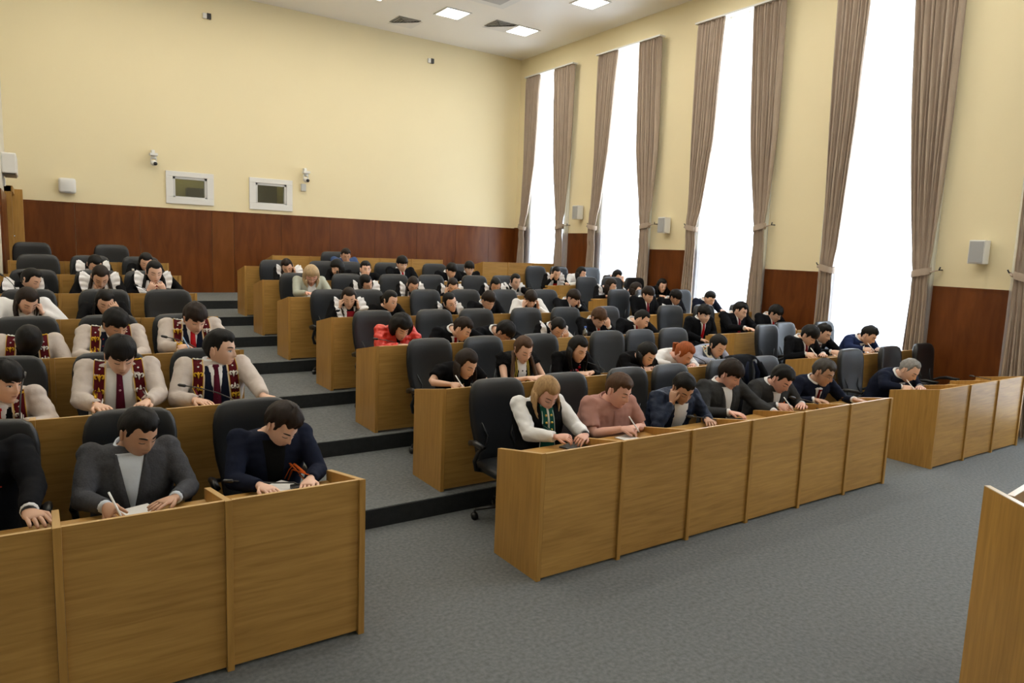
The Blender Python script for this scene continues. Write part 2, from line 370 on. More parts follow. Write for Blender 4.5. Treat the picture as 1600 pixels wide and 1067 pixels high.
vent(633,33,'grey square air vent in the ceiling left of the lights'); vent(782,39,'grey square air vent in the ceiling between two lights')
c=onZ(776,-6,ZC); r=empty('air_conditioner_cassette',(c.x,c.y,ZC)); tag(r,'white ceiling air conditioner cassette at the top edge of the picture','air conditioner')
MB().box(-.42,-.42,-.055,.42,.42,-.006).obj('housing',white,r,smooth=False,bevel=.01)
g=MB()
for s4 in ((-.3,-.36,.3,-.32),(-.3,.32,.3,.36),(-.36,-.3,-.32,.3),(.32,-.3,.36,.3)): g.box(s4[0],s4[1],-.054,s4[2],s4[3],-.049)
g.obj('air_slot',black,r,smooth=False); MB().box(-.24,-.24,-.056,.24,.24,-.048).obj('grille',whitegrey,r,smooth=False)
# ---------------------------------------------------------------- wall fittings
def wspeaker(px,py,label):
    c=onX(px,py,XW-.12); r=empty('wall_speaker',(c.x,c.y,c.z)); tag(r,label,'speaker')
    MB().prism([(-.10,-.09),(-.10,.07),(-.07,.10),(.07,.10),(.10,.07),(.10,-.09)],-.16,.16,2).obj('cabinet',white,r,smooth=False,bevel=.01)
    r.rotation_euler=(0,0,PI/2+.3)
    MB().box(-.085,-.104,-.14,.085,-.098,.14).obj('grille',mat('speaker_grille',(.42,.43,.44),.6,.5,300),r,smooth=False)
    for ch in r.children: pass
    MB().box(-.02,.09,-.03,.02,.125,.03).obj('bracket',whitegrey,r,smooth=False)
wspeaker(903,332,'small white wall speaker between the two farthest windows')
wspeaker(1038,352,'white wall speaker between second and third window')
wspeaker(1530,394,'largest white wall speaker right of the nearest window')
for o in [o for o in bpy.data.objects if o.name.startswith('wall_speaker')]: o.rotation_euler=(0,0,-PI/2)
c=onY(105,290,YB-.07); r=empty('rounded_speaker',(c.x,c.y,c.z)); tag(r,'white rounded square box on the cream wall at far left','wall speaker')  # white rounded wall speaker
MB().box(-.14,-.06,-.14,.14,.07,.14).obj('cover',white,r,bevel=.045)
MB().box(-.05,-.064,-.115,.05,-.058,-.10).obj('slot',whitegrey,r,smooth=False)
def ptz(px,py,label,extra=False):
    c=onY(px,py,YB-.14); r=empty('security_camera',(c.x,c.y,c.z)); tag(r,label,'camera')
    MB().box(-.03,.02,.13,.03,.14,.20).box(-.07,-.09,.08,.07,.06,.13).obj('bracket',white,r,smooth=False,bevel=.008)
    MB().tube([(0,0,.08),(0,0,.02)],[.05,.045],12).box(-.055,-.02,-.08,-.04,.03,.05).box(.04,-.02,-.08,.055,.03,.05).obj('yoke',white,r)
    MB().ball((0,-.01,-.06),(.055,.06,.055),16,10).obj('camera_head',white,r)
    MB().tube([(.02,-.055,-.07),(.025,-.085,-.075)],[.036,.033],14).obj('lens',black,r)
ptz(240,250,'white pan-tilt camera on the cream wall left of the booth windows')
ptz(478,277,'white pan-tilt camera on the cream wall right of the booth windows')
c=onY(474,293,YB-.02); b=MB().box(-.055,-.03,-.08,.055,.02,.08).obj('junction_box',mat('pale_grey_plastic',(.55,.55,.53),.5),smooth=False,bevel=.01,loc=c); tag(b,'small pale grey box on the wall under the right camera','box')
for px,py,t in ((323,25,'left'),(673,95,'right')):
    c=onY(px,py,YB-.03); r=empty('wall_sensor',c); tag(r,'tiny black and white sensor high on the back wall, %s one'%t,'sensor')
    MB().box(-.075,-.02,-.05,.0,.03,.05).obj('case',white,r,smooth=False,bevel=.006); MB().box(.0,-.03,-.055,.08,.03,.055).obj('window',black,r,smooth=False,bevel=.006)
c=onX(1,250,XL+.1); r=empty('air_conditioner',(XL,c.y,c.z)); tag(r,'white wall air conditioner cut by the left picture edge','air conditioner')
yA=onX(20,250,-.25).y
r.location=(XL,14.6,onX(19,250,XL+.2).z*0+3.28); MB().box(0,-.6,-.16,.2,.45,.16).obj('housing',white,r,smooth=False,bevel=.02); MB().box(.02,-.58,-.175,.18,.43,-.158).obj('air_slot',darkm,r,smooth=False)
b=MB().box(0,-.05,-.06,.03,.05,.06).obj('light_switch',white,smooth=False,bevel=.004,loc=(XL,14.45,2.99)); tag(b,'small white switch on the left wall above the door','switch')
c=onX(1187,473,XW-.04); b=MB().box(-.02,-.04,-.04,.02,.04,.04).obj('wall_socket',white,smooth=False,bevel=.005,loc=c); tag(b,'small white socket on red wood beside the third curtain','socket')
# ---------------------------------------------------------------- desks
def desk(x0,x1,k,Hd,n,label,strips='mid',y=None,ends=(False,True)):
    """row of n joined desk units: sloping dividers, front boards, worktops"""
    y=RY(k) if y is None else y; z=k*DZ
    r=empty('bench_desk',(x0,y,z)); tag(r,label,'desk')
    W=(x1-x0)/n; T=.034; D=.53
    for i in range(n+1):
        px=W*i
        proud=.016 if not ((i==0 and not ends[0]) or (i==n and not ends[1])) else 0
        a=-T/2 if 0<i<n else (0 if i==0 else -T)
        nm_='divider' if 0<i<n else 'end_panel'
        o=MB().prism([(-proud,0),(-proud,Hd),(D,Hd-.1),(D,0)],px+a,px+a+T).obj(nm_,oakZ,r,smooth=False,bevel=.0015)
        # light edge band along the sloping top
        MB().prism([(-proud+.001,Hd-.0005),(-proud+.001,Hd+.001),(D-.001,Hd-.099),(D-.001,Hd-.1005)],px+a+.002,px+a+T-.002).obj('edge_band',oakE,o,smooth=False)
    for i in range(n):
        a=W*i+(T/2 if i else T); b=W*(i+1)-(T/2 if i<n-1 else T)
        o=MB().box(a+.001,0,.02,b-.001,.022,Hd-.004).obj('front_panel',oakX,r,smooth=False)
        MB().box(a+.001,.001,Hd-.005,b-.001,.021,Hd-.003).obj('edge_band',oakE,o,smooth=False)
        MB().box(a+.001,.023,.725,b-.001,D-.02,.752).obj('worktop',oakX,r,smooth=False)
    return r
BL=['front','second','third','fourth','fifth','sixth','seventh','topmost']
lr=[1.46,1.37,1.5,1.58,1.63,1.68,1.73]
lh=[.91,.92,.92,.92,.91,.90,.87]
for k in range(7):
    n=3 if k<5 else 3
    x1=lr[k]; W=.72; x0=x1-W*n if k<6 else -.36
    if k==0: x0=x1-W*4; n=4
    elif k<5: x0=x1-W*3; n=3
    elif k==5: x0=x1-W*3; n=3
    if 0<k<6: x0=max(x0,-2.0)
    desk(x0,x1,k,lh[k],n,'light oak bench desk, %s row of the left block'%BL[k],ends=(False,True))
cl=[2.685,2.74,2.77,2.83,2.76,2.80,2.89,3.75]; cr=[7.02,7.15,7.22,7.34,7.38,7.42,7.45,7.45]; ch_=[.885,.885,.89,.88,.855,.85,.85,.86]
for k in range(8):
    desk(cl[k],cr[k],k,ch_[k],6 if k<7 else 5,'light oak bench desk, %s row of the middle block'%BL[k],ends=(False,True))
rl=[8.0,8.15,8.27,8.37,8.44,8.47,8.5,8.5]; rr_=[10.16,10.36,10.5,10.6,10.62,10.62,10.62,10.62]; rh=[.885,.85,.83,.81,.80,.79,.80,.84]
for k in range(8):
    desk(rl[k],rr_[k],k,rh[k],3,'light oak bench desk, %s row of the right block'%BL[k],ends=(False,True))
# speaker's podium at the lower right
r=empty('podium',(3.99,1.51,0)); tag(r,'light oak podium cut by the lower right picture corner','podium')
dA=Vector((-.16,-.21,0)).normalized(); nA=Vector((-dA.y,dA.x,0)); 
if nA.x<0: nA=-nA
def slab(p,d,n,L,t,z0,z1):
    m=MB(); c=[p,p+d*L,p+d*L+n*t,p+n*t]; v=[(q.x,q.y,z0) for q in c]+[(q.x,q.y,z1) for q in c]
    return m.add(v,[(0,3,2,1),(4,5,6,7),(0,1,5,4),(1,2,6,5),(2,3,7,6),(3,0,4,7)])
Z0=Vector((0,0,0)); slab(Z0,dA,nA,.62,.03,0,1.09).obj('front_panel',oakZ,r,smooth=False)
slab(Z0,dA,nA,.62,.03,1.09,1.095).obj('edge_band',mat('podium_lit_edge',(.66,.55,.40),.3),r,smooth=False)  # paler strip: light on the panel's top edge put into its colour
dB=Vector((.29,.03,0)).normalized(); nB=Vector((.03,-.29,0)).normalized()
pB=dA*.135+nA*.03
slab(pB,dB,nB,.5,.03,0,1.09).obj('side_panel',oakZ,r,smooth=False); slab(pB,dB,nB,.5,.03,1.09,1.095).obj('edge_band',MC['podium_lit_edge'],r,smooth=False)
slab(pB+nB*.04,dB,nB,.4,.3,.80,.83).obj('shelf',oakX,r,smooth=False)
# ---------------------------------------------------------------- chairs
def make_chair():
    r=empty('office_chair')
    # backrest: padded slab, waist narrower, rounded top, curved round the sitter
    rings=[]; 
    prof=[(.40,.19,.03),(.44,.205,.05),(.52,.215,.055),(.62,.225,.05),(.74,.25,.045),(.86,.262,.045),(.97,.262,.05),(1.04,.25,.05),(1.09,.225,.042),(1.115,.18,.028),(1.12,.12,.012)]
    for z,wx,t in prof:
        lean=.16*(z-.4)+(.03*math.sin((z-.4)*4.4)); ring=[]
        n=20
        for j in range(n):
            a=2*PI*j/n; c,s_=math.cos(a),math.sin(a)
            x=wx*math.copysign(abs(c)**.45,c); y=t*math.copysign(abs(s_)**.7,s_)-.05*(x/.26)**2
            ring.append((x,.22+lean+y,z))
        rings.append(ring)
    MB().loft(rings).obj('backrest',leather,r)
    sm=MB()
    for s in (-1,1): sm.tube([(s*.16,.205+.16*.10-.03,.50),(s*.11,.235-.015,.66),(s*.17,.262,.80)],.006,5)
    sm.tube([(-.2,.268,.90),(0,.287,.91),(.2,.268,.90)],.005,5)
    sm.obj('seam',mat('leather_seam',(.03,.033,.038),.3),r)
    rings=[]
    for y,wx,z,t in ((-.25,.17,.43,.02),(-.235,.22,.435,.045),(-.15,.245,.445,.055),(0,.25,.44,.055),(.12,.245,.435,.055),(.21,.22,.43,.04),(.24,.17,.43,.015)):
        rings.append([(wx*math.copysign(abs(math.cos(2*PI*j/16))**.5,math.cos(2*PI*j/16)),y,z+t*math.copysign(abs(math.sin(2*PI*j/16))**.7,math.sin(2*PI*j/16))) for j in range(16)])
    MB().loft(rings).obj('seat',leather,r)
    for s in (-1,1):
        MB().tube([(s*.20,.10,.40),(s*.27,.10,.42),(s*.295,.08,.50),(s*.30,.0,.60),(s*.30,-.08,.645),(s*.30,.08,.65),(s*.295,.17,.63),(s*.27,.23,.60),(s*.22,.27,.585)],[.016,.018,.018,.02,.024,.024,.02,.016,.014],8).obj('armrest',black,r)
    MB().tube([(0,0,.40),(0,0,.22)],.028,10).tube([(0,0,.24),(0,0,.10)],.04,10).obj('post',darkm,r)
    b=MB()
    for q in range(5):
        a=2*PI*q/5+.3; b.tube([(0,0,.115),(math.cos(a)*.15,math.sin(a)*.15,.105),(math.cos(a)*.29,math.sin(a)*.29,.085)],[.032,.026,.018],6,.7)
    b.obj('base',black,r)
    for q in range(5):
        a=2*PI*q/5+.3; x,y=math.cos(a)*.29,math.sin(a)*.29
        d=Vector((-math.sin(a),math.cos(a),0))
        m=MB()
        for s in (-1,1):
            c=Vector((x,y,.03))+d*s*.014; m.tube([c-d*.009,c+d*.009],.029,12)
        m.tube([(x,y,.04),(x,y,.085)],.01,6).obj('caster',black,r)
    return r
CH=None; chair_first=[True]
def chair(x,y,k,rz,label,far=False,group=None):
    global CH
    if CH is None: CH=make_chair(); o=CH
    else: o=copy_tree(CH)
    o.location=(x,y,k*DZ); o.rotation_euler=(0,0,rz); tag(o,label,'chair',group)
    return o
#PEOPLE#
# ---------------------------------------------------------------- people
def V(*a): return Vector(a)
def sstep(a,b,x):
    t=max(0.,min(1.,(x-a)/(b-a))) if b!=a else float(x>a); return t*t*(3-2*t)
def g2(x,z,x0,z0,sx,sz): return math.exp(-((x-x0)/sx)**2-((z-z0)/sz)**2)
def head_pt(az,ph,fem=0,fat=0):
    """surface of the head, face towards -y; az 0 = front"""
    a,b,c=.074+.006*fat,.094,.118
    cp=abs(math.cos(ph))**.86; x=a*math.sin(az)*cp; y=-b*math.cos(az)*cp; z=c*math.sin(ph); zn=z/c
    if zn<0:
        k=(-zn)**1.5; x*=1-(.30+.08*fem-.10*fat)*k; y*=1-(.10 if y<0 else .35)*k; y-=.034*(-zn)**1.6
    else:
        if y>0: y*=1+.10*(1-zn*.6)
        x*=1+.03*zn
    if y<0 and z<.07:
        ramp=sstep(.02,-.026,z)*(1-sstep(-.030,-.046,z)); sx=.0075+.007*sstep(-.008,-.03,z)
        ax=abs(x)
        y-=(.021-.003*fem)*math.exp(-(x/sx)**2)*ramp+.0035*math.exp(-(x/.009)**2)*g2(0,z,0,.015,1,.02)
        y+=.0095*g2(ax,z,.031,.006,.016,.012)-.0065*g2(ax,z,.031,.003,.012,.008)
        y-=(.0045-.002*fem)*g2(ax,z,.028,.027,.02,.008)+.004*g2(ax,z,.042,-.025,.018,.02)
        y-=.0055*g2(x,z,0,-.060,.022,.010)-.0045*g2(x,z,0,-.0605,.024,.0022)
        y+=.0045*g2(x,z,0,-.078,.02,.006)-.007*g2(x,z,0,-.100,.02,.014)
    return V(x,y,z)
def head_mesh(mb,M,hi,fem,fat):
    nu,nv=(52,44) if hi else (30,24); R=[]
    for i in range(nv+1):
        t=-1+2*(i+.25)/(nv+.5); ph=PI/2*(t*.72+.28*t**3)
        ring=[]
        for j in range(nu):
            u=-1+2*j/nu; az=PI*math.copysign(abs(u)**1.45,u); ring.append(M@head_pt(az,ph,fem,fat))
        R.append(ring)
    mb.loft(R)
    for s in (-1,1):       # ears
        E=M@Matrix.Translation((s*(.0735+.006*fat),.008,-.006))@Matrix.Rotation(s*.35,4,'Z')@Matrix.Rotation(-.15,4,'X')
        rr=[]
        for i,(q,k) in enumerate(((-.002,.8),(.006,1.),(.010,.92),(.007,.6))):
            rr.append([E@V(s*(q+.004*math.sin(t)),(.016*k)*math.cos(t),(.031*k)*math.sin(t)+.002) for t in [2*PI*n/12 for n in range(12)]])
        mb.loft(rr)
HAIRP={ # top thickness, front hairline z/c, side line, nape line, noise
 'short':(.022,.50,-.06,-.52,.005),'buzz':(.011,.56,.0,-.46,.001),'fringe':(.026,.22,-.12,-.56,.006),'quiff':(.032,.52,-.02,-.50,.004),
 'pulled':(.014,.55,-.30,-.65,.001),'long':(.015,.50,-.2,-.9,.002),'bob':(.028,.30,-.75,-.95,.004),'curly':(.042,.36,-.55,-.9,.010),'grey':(.012,.66,-.05,-.52,.003),'down':(.026,-.85,-.8,-.8,.006)}
def hair_cap(mb,M,style,hi,seed,fem,fat):
    top,zf,zs,zn_,nz=HAIRP[style]; nu,nv=(56,40) if hi else (30,20); R=[]
    for i in range(nv+1):
        ph=-PI/2+PI*(i+.02)/(nv+.04); ring=[]
        for j in range(nu):
            az=-PI+2*PI*j/nu; p=head_pt(az,ph,fem,fat); z=p.z/.118; aa=abs(az)
            if aa<.95: zl=zf+(.08*(aa/.95)**2 if style not in('fringe','bob','down') else 0)
            elif aa<1.35: zl=zf+.08+(zs-zf-.08)*sstep(.95,1.35,aa)
            elif aa<1.75: zl=zs+.30*math.sin(PI*(aa-1.35)/.4) if style in('short','buzz','quiff','fringe','grey') else zs
            else: zl=zs+(zn_-zs)*sstep(1.75,2.3,aa)
            zl+=.05*math.sin(az*9+seed) if style in('fringe','short','quiff','down') else .01*math.sin(az*14)
            k=sstep(zl-.05,zl+.16,z)
            th=top*(.45+.55*sstep(-.3,.8,z)) 
            if style in('bob','curly','long'): th=top
            if style=='quiff': th*=1+.5*sstep(1.2,.2,aa)*sstep(.3,.9,z)
            if style in('short','buzz','quiff','grey') and 1.0<aa<2.2: th*=.55+.45*sstep(.2,.7,z)
            n=nz*noise.noise(Vector((p.x*34+seed,p.y*34,p.z*16))) + (.0022*math.sin(az*26+seed*3+3*z) if hi else 0)
            th=th*k-.011*(1-k)+n*k
            d=V(p.x,p.y*.9,p.z*.9+.012).normalized(); ring.append(M@(p+d*th))
        R.append(ring)
    mb.loft(R)
def hand(mb,W,d,nrm,side,curl,s=1.0,thumb_in=.5,spread=.10):
    """palm from wrist W along d; nrm points out of the palm; side = +1 left hand / -1 right"""
    d=d.normalized(); nrm=(nrm-d*nrm.dot(d)).normalized(); lat=d.cross(nrm)*side   # lat points towards the thumb
    pl=.088*s; R=[]
    for t,wd,th in ((-.12,.026,.021),(.05,.028,.019),(.3,.036,.018),(.65,.042,.016),(.95,.041,.013),(1.08,.034,.008)):
        c=W+d*(pl*t); R.append([c+lat*(wd*s*math.cos(a))+nrm*(th*s*math.sin(a)) for a in [2*PI*j/12 for j in range(12)]])
    mb.loft(R)
    for q,(off,L) in enumerate(((.031,.070),(.011,.079),(-.010,.073),(-.030,.057))):
        p=W+d*pl*.93+lat*off*s; dd=(d+lat*(off*spread/.03)).normalized(); ax=dd.cross(nrm).normalized()
        pts=[p-dd*.012*s,p]; ang=0; L*=s
        for seg,fr_ in enumerate((.45,.30,.25)):
            ang+=curl*(1.0,1.05,.7)[seg]; v=dd*math.cos(ang)+nrm*math.sin(ang); pts.append(pts[-1]+v*L*fr_)
        mb.tube(pts,[.009*s,.0092*s,.0086*s,.0078*s,.0055*s],7)
    p=W+d*pl*.28+lat*.024*s; v=(d*.75+lat*.75+nrm*.35*thumb_in).normalized(); v2=(d*1.0+lat*(.35-.6*thumb_in)+nrm*(.3+.5*thumb_in)).normalized()
    p1=p+v*.040*s; p2=p1+v2*.032*s; mb.tube([p-v*.012*s,p,p1,p1+(p2-p1)*.6,p2],[.012*s,.0125*s,.0105*s,.0095*s,.006*s],7)
def ik(Sh,W,L1,L2,pole):
    D=W-Sh; d=min(D.length,(L1+L2)*.995); D.normalize()
    a=(L1*L1-L2*L2+d*d)/(2*d); h=math.sqrt(max(0,L1*L1-a*a)); pole=(pole-D*pole.dot(D)).normalized()
    return Sh+D*a+pole*h
SKIN={'fair':(.74,.47,.35),'light':(.67,.42,.30),'tan':(.50,.29,.19),'pink':(.70,.39,.30)}
HAIRC={'black':(.0045,.0038,.0038),'dkbrown':(.016,.009,.006),'brown':(.07,.035,.018),'blond':(.36,.22,.10),'paleblond':(.42,.30,.17),'ginger':(.30,.075,.018),'grey':(.22,.21,.20),'greydark':(.055,.05,.047)}
def skinm(k): return mat('skin_'+k,SKIN[k],.5,.05,120,.04,20)
def hairm(k): return mat('hair_'+k,HAIRC[k],.55,.12,150,.25,60,stretch=(1,1,.25),spec=.22)
def cloth(name,c,rough=.85,b=.12,bs=26,var=.05,vs=10,**k): return mat('cloth_'+name,c,rough,b,bs,var,vs,spec=.08,**k)
NAV=(.012,.014,.024); BLK=(.008,.008,.009)
HS=1.12
class Fig:
    def __init__(s,P):
        s.P=P; s.fem=P.get('fem',0); fat=P.get('fat',0); s.hi=P.get('hi',False)
        s.lean=P.get('lean',.42); s.side=P.get('side',0.0); s.tw=P.get('tw',0.0)
        # spine
        s.pts=[];p=V(0,0,.53);N=24;L=P.get('trunk',.455)
        for i in range(N+1):
            t=i/N; a=s.lean*(.55+.9*t); T=V(s.side*t*1.2,-math.sin(a),math.cos(a)).normalized(); s.pts.append((p.copy(),T)); p=p+T*(L/N)
        nb,T=s.fr(1.0)
        s.pitch=P.get('pitch',.6); s.yaw=P.get('yaw',0.); s.roll=P.get('roll',0.)
        na=s.lean*.75+s.pitch*.85; nd=V(s.side*.8+math.sin(s.yaw)*.1,-math.sin(na),math.cos(na)).normalized()
        s.nb=nb; s.nd=nd
        s.M3=(Matrix.Rotation(s.yaw,3,'Z')@Matrix.Rotation(s.pitch,3,'X')@Matrix.Rotation(s.roll,3,'Y'))
        s.hc=nb+nd*.050+s.M3@V(0,-.036,.086)*HS+V(0,-.7*P.get('hunch',0),-P.get('hunch',0))
        s.HM=Matrix.Translation(s.hc)@s.M3.to_4x4()@Matrix.Scale(HS,4)
    def fr(s,t):
        q=t*24; i=int(max(0,min(23,math.floor(q)))); f=q-i; p,T=s.pts[i]; p2,T2=s.pts[i+1]
        return p.lerp(p2,f),T.lerp(T2,max(0,min(1,f))).normalized()
    def frame(s,t):
        c,T=s.fr(t); X=V(1,0,0); X=(X-T*X.dot(T)).normalized(); Fw=T.cross(X)*-1.0
        if Fw.y>0: Fw=-Fw
        if s.tw:
            R=Matrix.Rotation(s.tw*max(0,t),3,T); X=R@X; Fw=R@Fw
        return c,T,X,Fw
def torso_loft(mb,f,infl=0.,t0=-.22,bulk=1.0,top=1.10):
    fem=f.fem; n=28
    prof=[(-.22,.185,.14),(-.1,.185,.135),(0,.178,.128),(.18,.164 if not fem else .145,.118),(.36,.168 if not fem else .138,.118),(.55,.186 if not fem else .156,.128 if not fem else .132),(.74,.200 if not fem else .172,.128 if not fem else .135),(.90,.206 if not fem else .180,.114),(1.0,.200 if not fem else .172,.088),(1.05,.150 if not fem else .124,.070),(1.08,.082 if not fem else .070,.060),(1.13,.062 if not fem else .054,.060)]
    R=[]
    for t,wd,dp in prof:
        if t<t0-.001 or t>top+.001: continue
        c,T,X,Fw=f.frame(t); wd=wd*bulk+infl; dp=dp*bulk+infl; ring=[]
        if f.P.get('fat') and t<.6: dp+=.03*f.P['fat']; wd+=.015*f.P['fat']
        for j in range(n):
            a=2*PI*j/n; cx,sx=math.cos(a),math.sin(a)
            ring.append(c+X*(wd*math.copysign(abs(cx)**.85,cx))+Fw*(dp*math.copysign(abs(sx)**.85,sx)))
        R.append(ring)
    mb.loft(R)
def remesh(mb,vox,smooth=4,name='tmp'):
    me=bpy.data.meshes.new(name); me.from_pydata(mb.v,[],mb.f)
    bm=bmesh.new(); bm.from_mesh(me); bmesh.ops.recalc_face_normals(bm,faces=bm.faces); bm.to_mesh(me); bm.free()
    o=bpy.data.objects.new('tmp',me); COL.objects.link(o)
    m=o.modifiers.new('r','REMESH'); m.mode='VOXEL'; m.voxel_size=vox
    if smooth: q=o.modifiers.new('s','SMOOTH'); q.iterations=smooth; q.factor=.5
    dg=bpy.context.evaluated_depsgraph_get(); out=bpy.data.meshes.new_from_object(o.evaluated_get(dg))
    bpy.data.objects.remove(o); bpy.data.meshes.remove(me); return out
def meshobj(me,name,m,parent):
    me.materials.clear(); me.materials.append(m); me.polygons.foreach_set('use_smooth',[True]*len(me.polygons)); me.name=name
    o=bpy.data.objects.new(name,me); COL.objects.link(o); o.parent=parent; return o
def build_person(P):
    f=Fig(P); root=empty('person'); hi=f.hi; fem=f.fem; fat=P.get('fat',0)
    pose=P.get('pose','write'); DT=P.get('dt',.772); DE=-(P.get('yo',.86)-.53)         # desk top height and its edge, in the figure's own frame
    sk=skinm(P.get('skin','light'))
    # --- shoulders and hands
    c,T,X,Fw=f.frame(.985); sw=.194 if not fem else .168
    Sh={s:c+X*(s*sw)+Fw*.005 for s in (-1,1)}
    h=f.hc; tg={}
    hl={-1:f.HM@V(-.082,-.045,-.035),1:f.HM@V(.082,-.045,-.035)}
    for s in (-1,1):
        tg[s]=dict(W=V(s*.14,DE-.10,DT+.032),d=V(-s*.45,-1,-.02),n=V(0,0,-1),curl=.28,pole=V(s*.75,.45,-.8))
    if pose in('write','writeL'): 
        r=-1 if pose=='write' else 1
        tg[r].update(W=V(r*.13,DE-.09,DT+.04),d=V(-r*.35,-1,-.05),n=V(-r*.75,.0,-.7),curl=.55)
        tg[-r].update(W=V(-r*.19,DE-.06,DT+.03),d=V(r*.8,-.6,0),curl=.15)
    if pose=='fold':
        tg[-1].update(W=V(-.05,DE-.07,DT+.04),d=V(.9,-.45,0),n=V(.2,.3,-.9),curl=.6); tg[1].update(W=V(.13,DE-.04,DT+.04),d=V(-1,-.15,0),curl=.2)
    if pose=='reachL':
        tg[-1].update(W=V(-.17,DE-.06,DT+.03),d=V(.5,-.8,0)); tg[1].update(W=V(.26,DE-.16,DT+.035),d=V(.35,-1,0),curl=.2)
    if pose=='phone':
        tg[-1].update(W=V(-.07,DE-.08,DT+.05),d=V(.75,-.7,.1),n=V(.3,.3,-.85),curl=.6); tg[1].update(W=V(.17,DE-.10,DT+.05),d=V(-.8,-.5,-.1),n=V(-.2,.2,-.9),curl=.45)
    if pose=='low':
        for s in(-1,1): tg[s].update(W=V(s*.09,-.30,.66),d=V(-s*.6,-1,0))
    up=P.get('up',{'cheekR':(-1,),'cheekL':(1,),'both':(-1,1),'foreR':(-1,),'foreL':(1,),'mouth':(-1,1),'chin':(-1,)}.get(pose,()))
    for s in up:
        if pose[:4]=='fore': a=f.HM@V(s*.055,-.115,.035); hd=(f.HM.to_3x3()@V(-s*.45,.25,.9)); nn=(f.HM.to_3x3()@V(-s*.2,1,.1)); W=a-hd.normalized()*.075
        elif pose=='mouth': a=f.HM@V(s*.03,-.125,-.08); hd=f.HM.to_3x3()@V(-s*.5,.1,.8); nn=f.HM.to_3x3()@V(-s*.3,1,.1); W=a-hd.normalized()*.06+V(s*.02,0,-.03)
        elif pose=='chin': a=f.HM@V(s*.05,-.07,-.09); hd=f.HM.to_3x3()@V(-s*.1,-.3,.9); nn=f.HM.to_3x3()@V(-s*1,.3,.1); W=a-hd.normalized()*.07
        else: a=f.HM@V(s*.093,-.035,-.01); hd=V(-s*.10,.02,1); nn=V(-s*1,.1,.05); W=a-hd.normalized()*.085
        tg[s]=dict(W=W,d=hd,n=nn,curl=P.get('ucurl',.75 if pose[:5]!='cheek' else .9),pole=V(s*.5,-.75,-1.0))
    for s,k in ((-1,'hr'),(1,'hl')):
        if k in P: tg[s].update(W=V(*P[k]))
    L1,L2=.285,.25; arms={}
    for s in (-1,1):
        q=tg[s]; D=q['W']-Sh[s]
        if D.length>.525: q['W']=Sh[s]+D*(.525/D.length)
        E=ik(Sh[s],q['W'],L1,L2,q['pole'])
        if s not in up:
            E.z=max(E.z,DT+.045 if E.y<DE+.05 else DT-.03)
        arms[s]=(Sh[s],E,q['W'])
    # --- body: one figure
    body=MB(); torso_loft(body,f,-.014,top=1.08)
    nw=.052 if fem else (.060+.006*fat)
    nb=f.fr(1.0)[0]; bse=f.HM@V(0,.018,-.062); rings=[]
    R=[nb-f.nd*.02, nb.lerp(bse,.35), nb.lerp(bse,.7), bse, f.HM@V(0,.01,-.02)]
    body.tube(R,[nw*1.35,nw*1.05,nw*.98,nw,nw*.9],18)
    head_mesh(body,f.HM,hi,fem,fat)
    for s in (-1,1):
        A,E,W=arms[s]; k=.86 if fem else 1.0+.1*fat
        mid=[A.lerp(E,t) for t in (0,.3,.6,.88)]+[E.lerp(W,t) for t in (.10,.35,.7,.97,1.0)]
        body.tube(mid,[.050*k,.047*k,.043*k,.038*k,.038*k,.037*k,.029*k,.024*k,.024*k],12)
        q=tg[s]; hand(body,W,q['d'],q['n'],s,q['curl'],.94 if fem else 1.04,thumb_in=.5)
    # legs
    lg=MB() if True else None
    legs={}
    for s in (-1,1):
        hp=V(s*.09,-.02,.55); kn=V(s*.11,-.42,.53); an=V(s*.12,-.34,.10); legs[s]=(hp,kn,an)
        body.tube([hp,hp.lerp(kn,.5),kn,kn.lerp(an,.4),an],[.075,.068,.055,.05,.036],10)
    body.obj('body',sk,root)
    # trousers / skirt and shoes
    tr=MB()
    for s in (-1,1):
        hp,kn,an=legs[s]; tr.tube([hp+V(0,.06,0),hp.lerp(kn,.5),kn+V(0,.01,.0),kn.lerp(an,.15)+V(0,-.01,0),kn.lerp(an,.55),an+V(0,0,-.02)],[.092,.086,.070,.068,.060,.056],10)
    tr.ball((0,.03,.56),(.18,.13,.09),14,8)
    lc=P.get('legs',(.012,.012,.016)); tr.obj('trousers',cloth('trousers_%.3f'%lc[0],lc),root)
    sh=MB()
    for s in (-1,1):
        an=legs[s][2]
        R=[]
        for y,wd,ht in ((.07,.026,.05),(.05,.034,.075),(0,.038,.08),(-.06,.042,.055),(-.13,.045,.04),(-.18,.03,.028),(-.195,.012,.012)):
            R.append([an+V(wd*math.cos(a),y,-.10+ht*(.5+.5*math.sin(a))) for a in [2*PI*j/12 for j in range(12)]])
        sh.loft(R)
    sh.obj('shoes',mat('shoe_black',(.01,.01,.01),.3),root)
    # --- main garment
    O=P['outfit']; gm=O['m']; sl=O.get('sleeve','long'); infl=O.get('infl',.012)
    g=MB(); torso_loft(g,f,infl,bulk=O.get('bulk',1.0),top=1.09)
    if sl!='none':
        for s in (-1,1):
            A,E,W=arms[s]; k=(.90 if fem else 1.0)*O.get('arm',1.0); c_=f.frame(.84)[0]
            if sl=='long': g.tube([A.lerp(c_,.45),A,A.lerp(E,.35),A.lerp(E,.8),E,E.lerp(W,.25),E.lerp(W,.6),E.lerp(W,.93)],[.07*k,.072*k,.066*k,.058*k,.058*k,.055*k,.048*k,.041*k],14)
            else: g.tube([A.lerp(c_,.45),A,A.lerp(E,.35),A.lerp(E,O.get('short',.72))],[.07*k,.072*k,.070*k,.068*k],14)
            if sl=='long': g.ball(E,.057*k,10,8)
            g.ball(A,.073*k,10,8)
    vox=.010 if hi else .0145
    me=remesh(g,vox,5 if hi else 3)
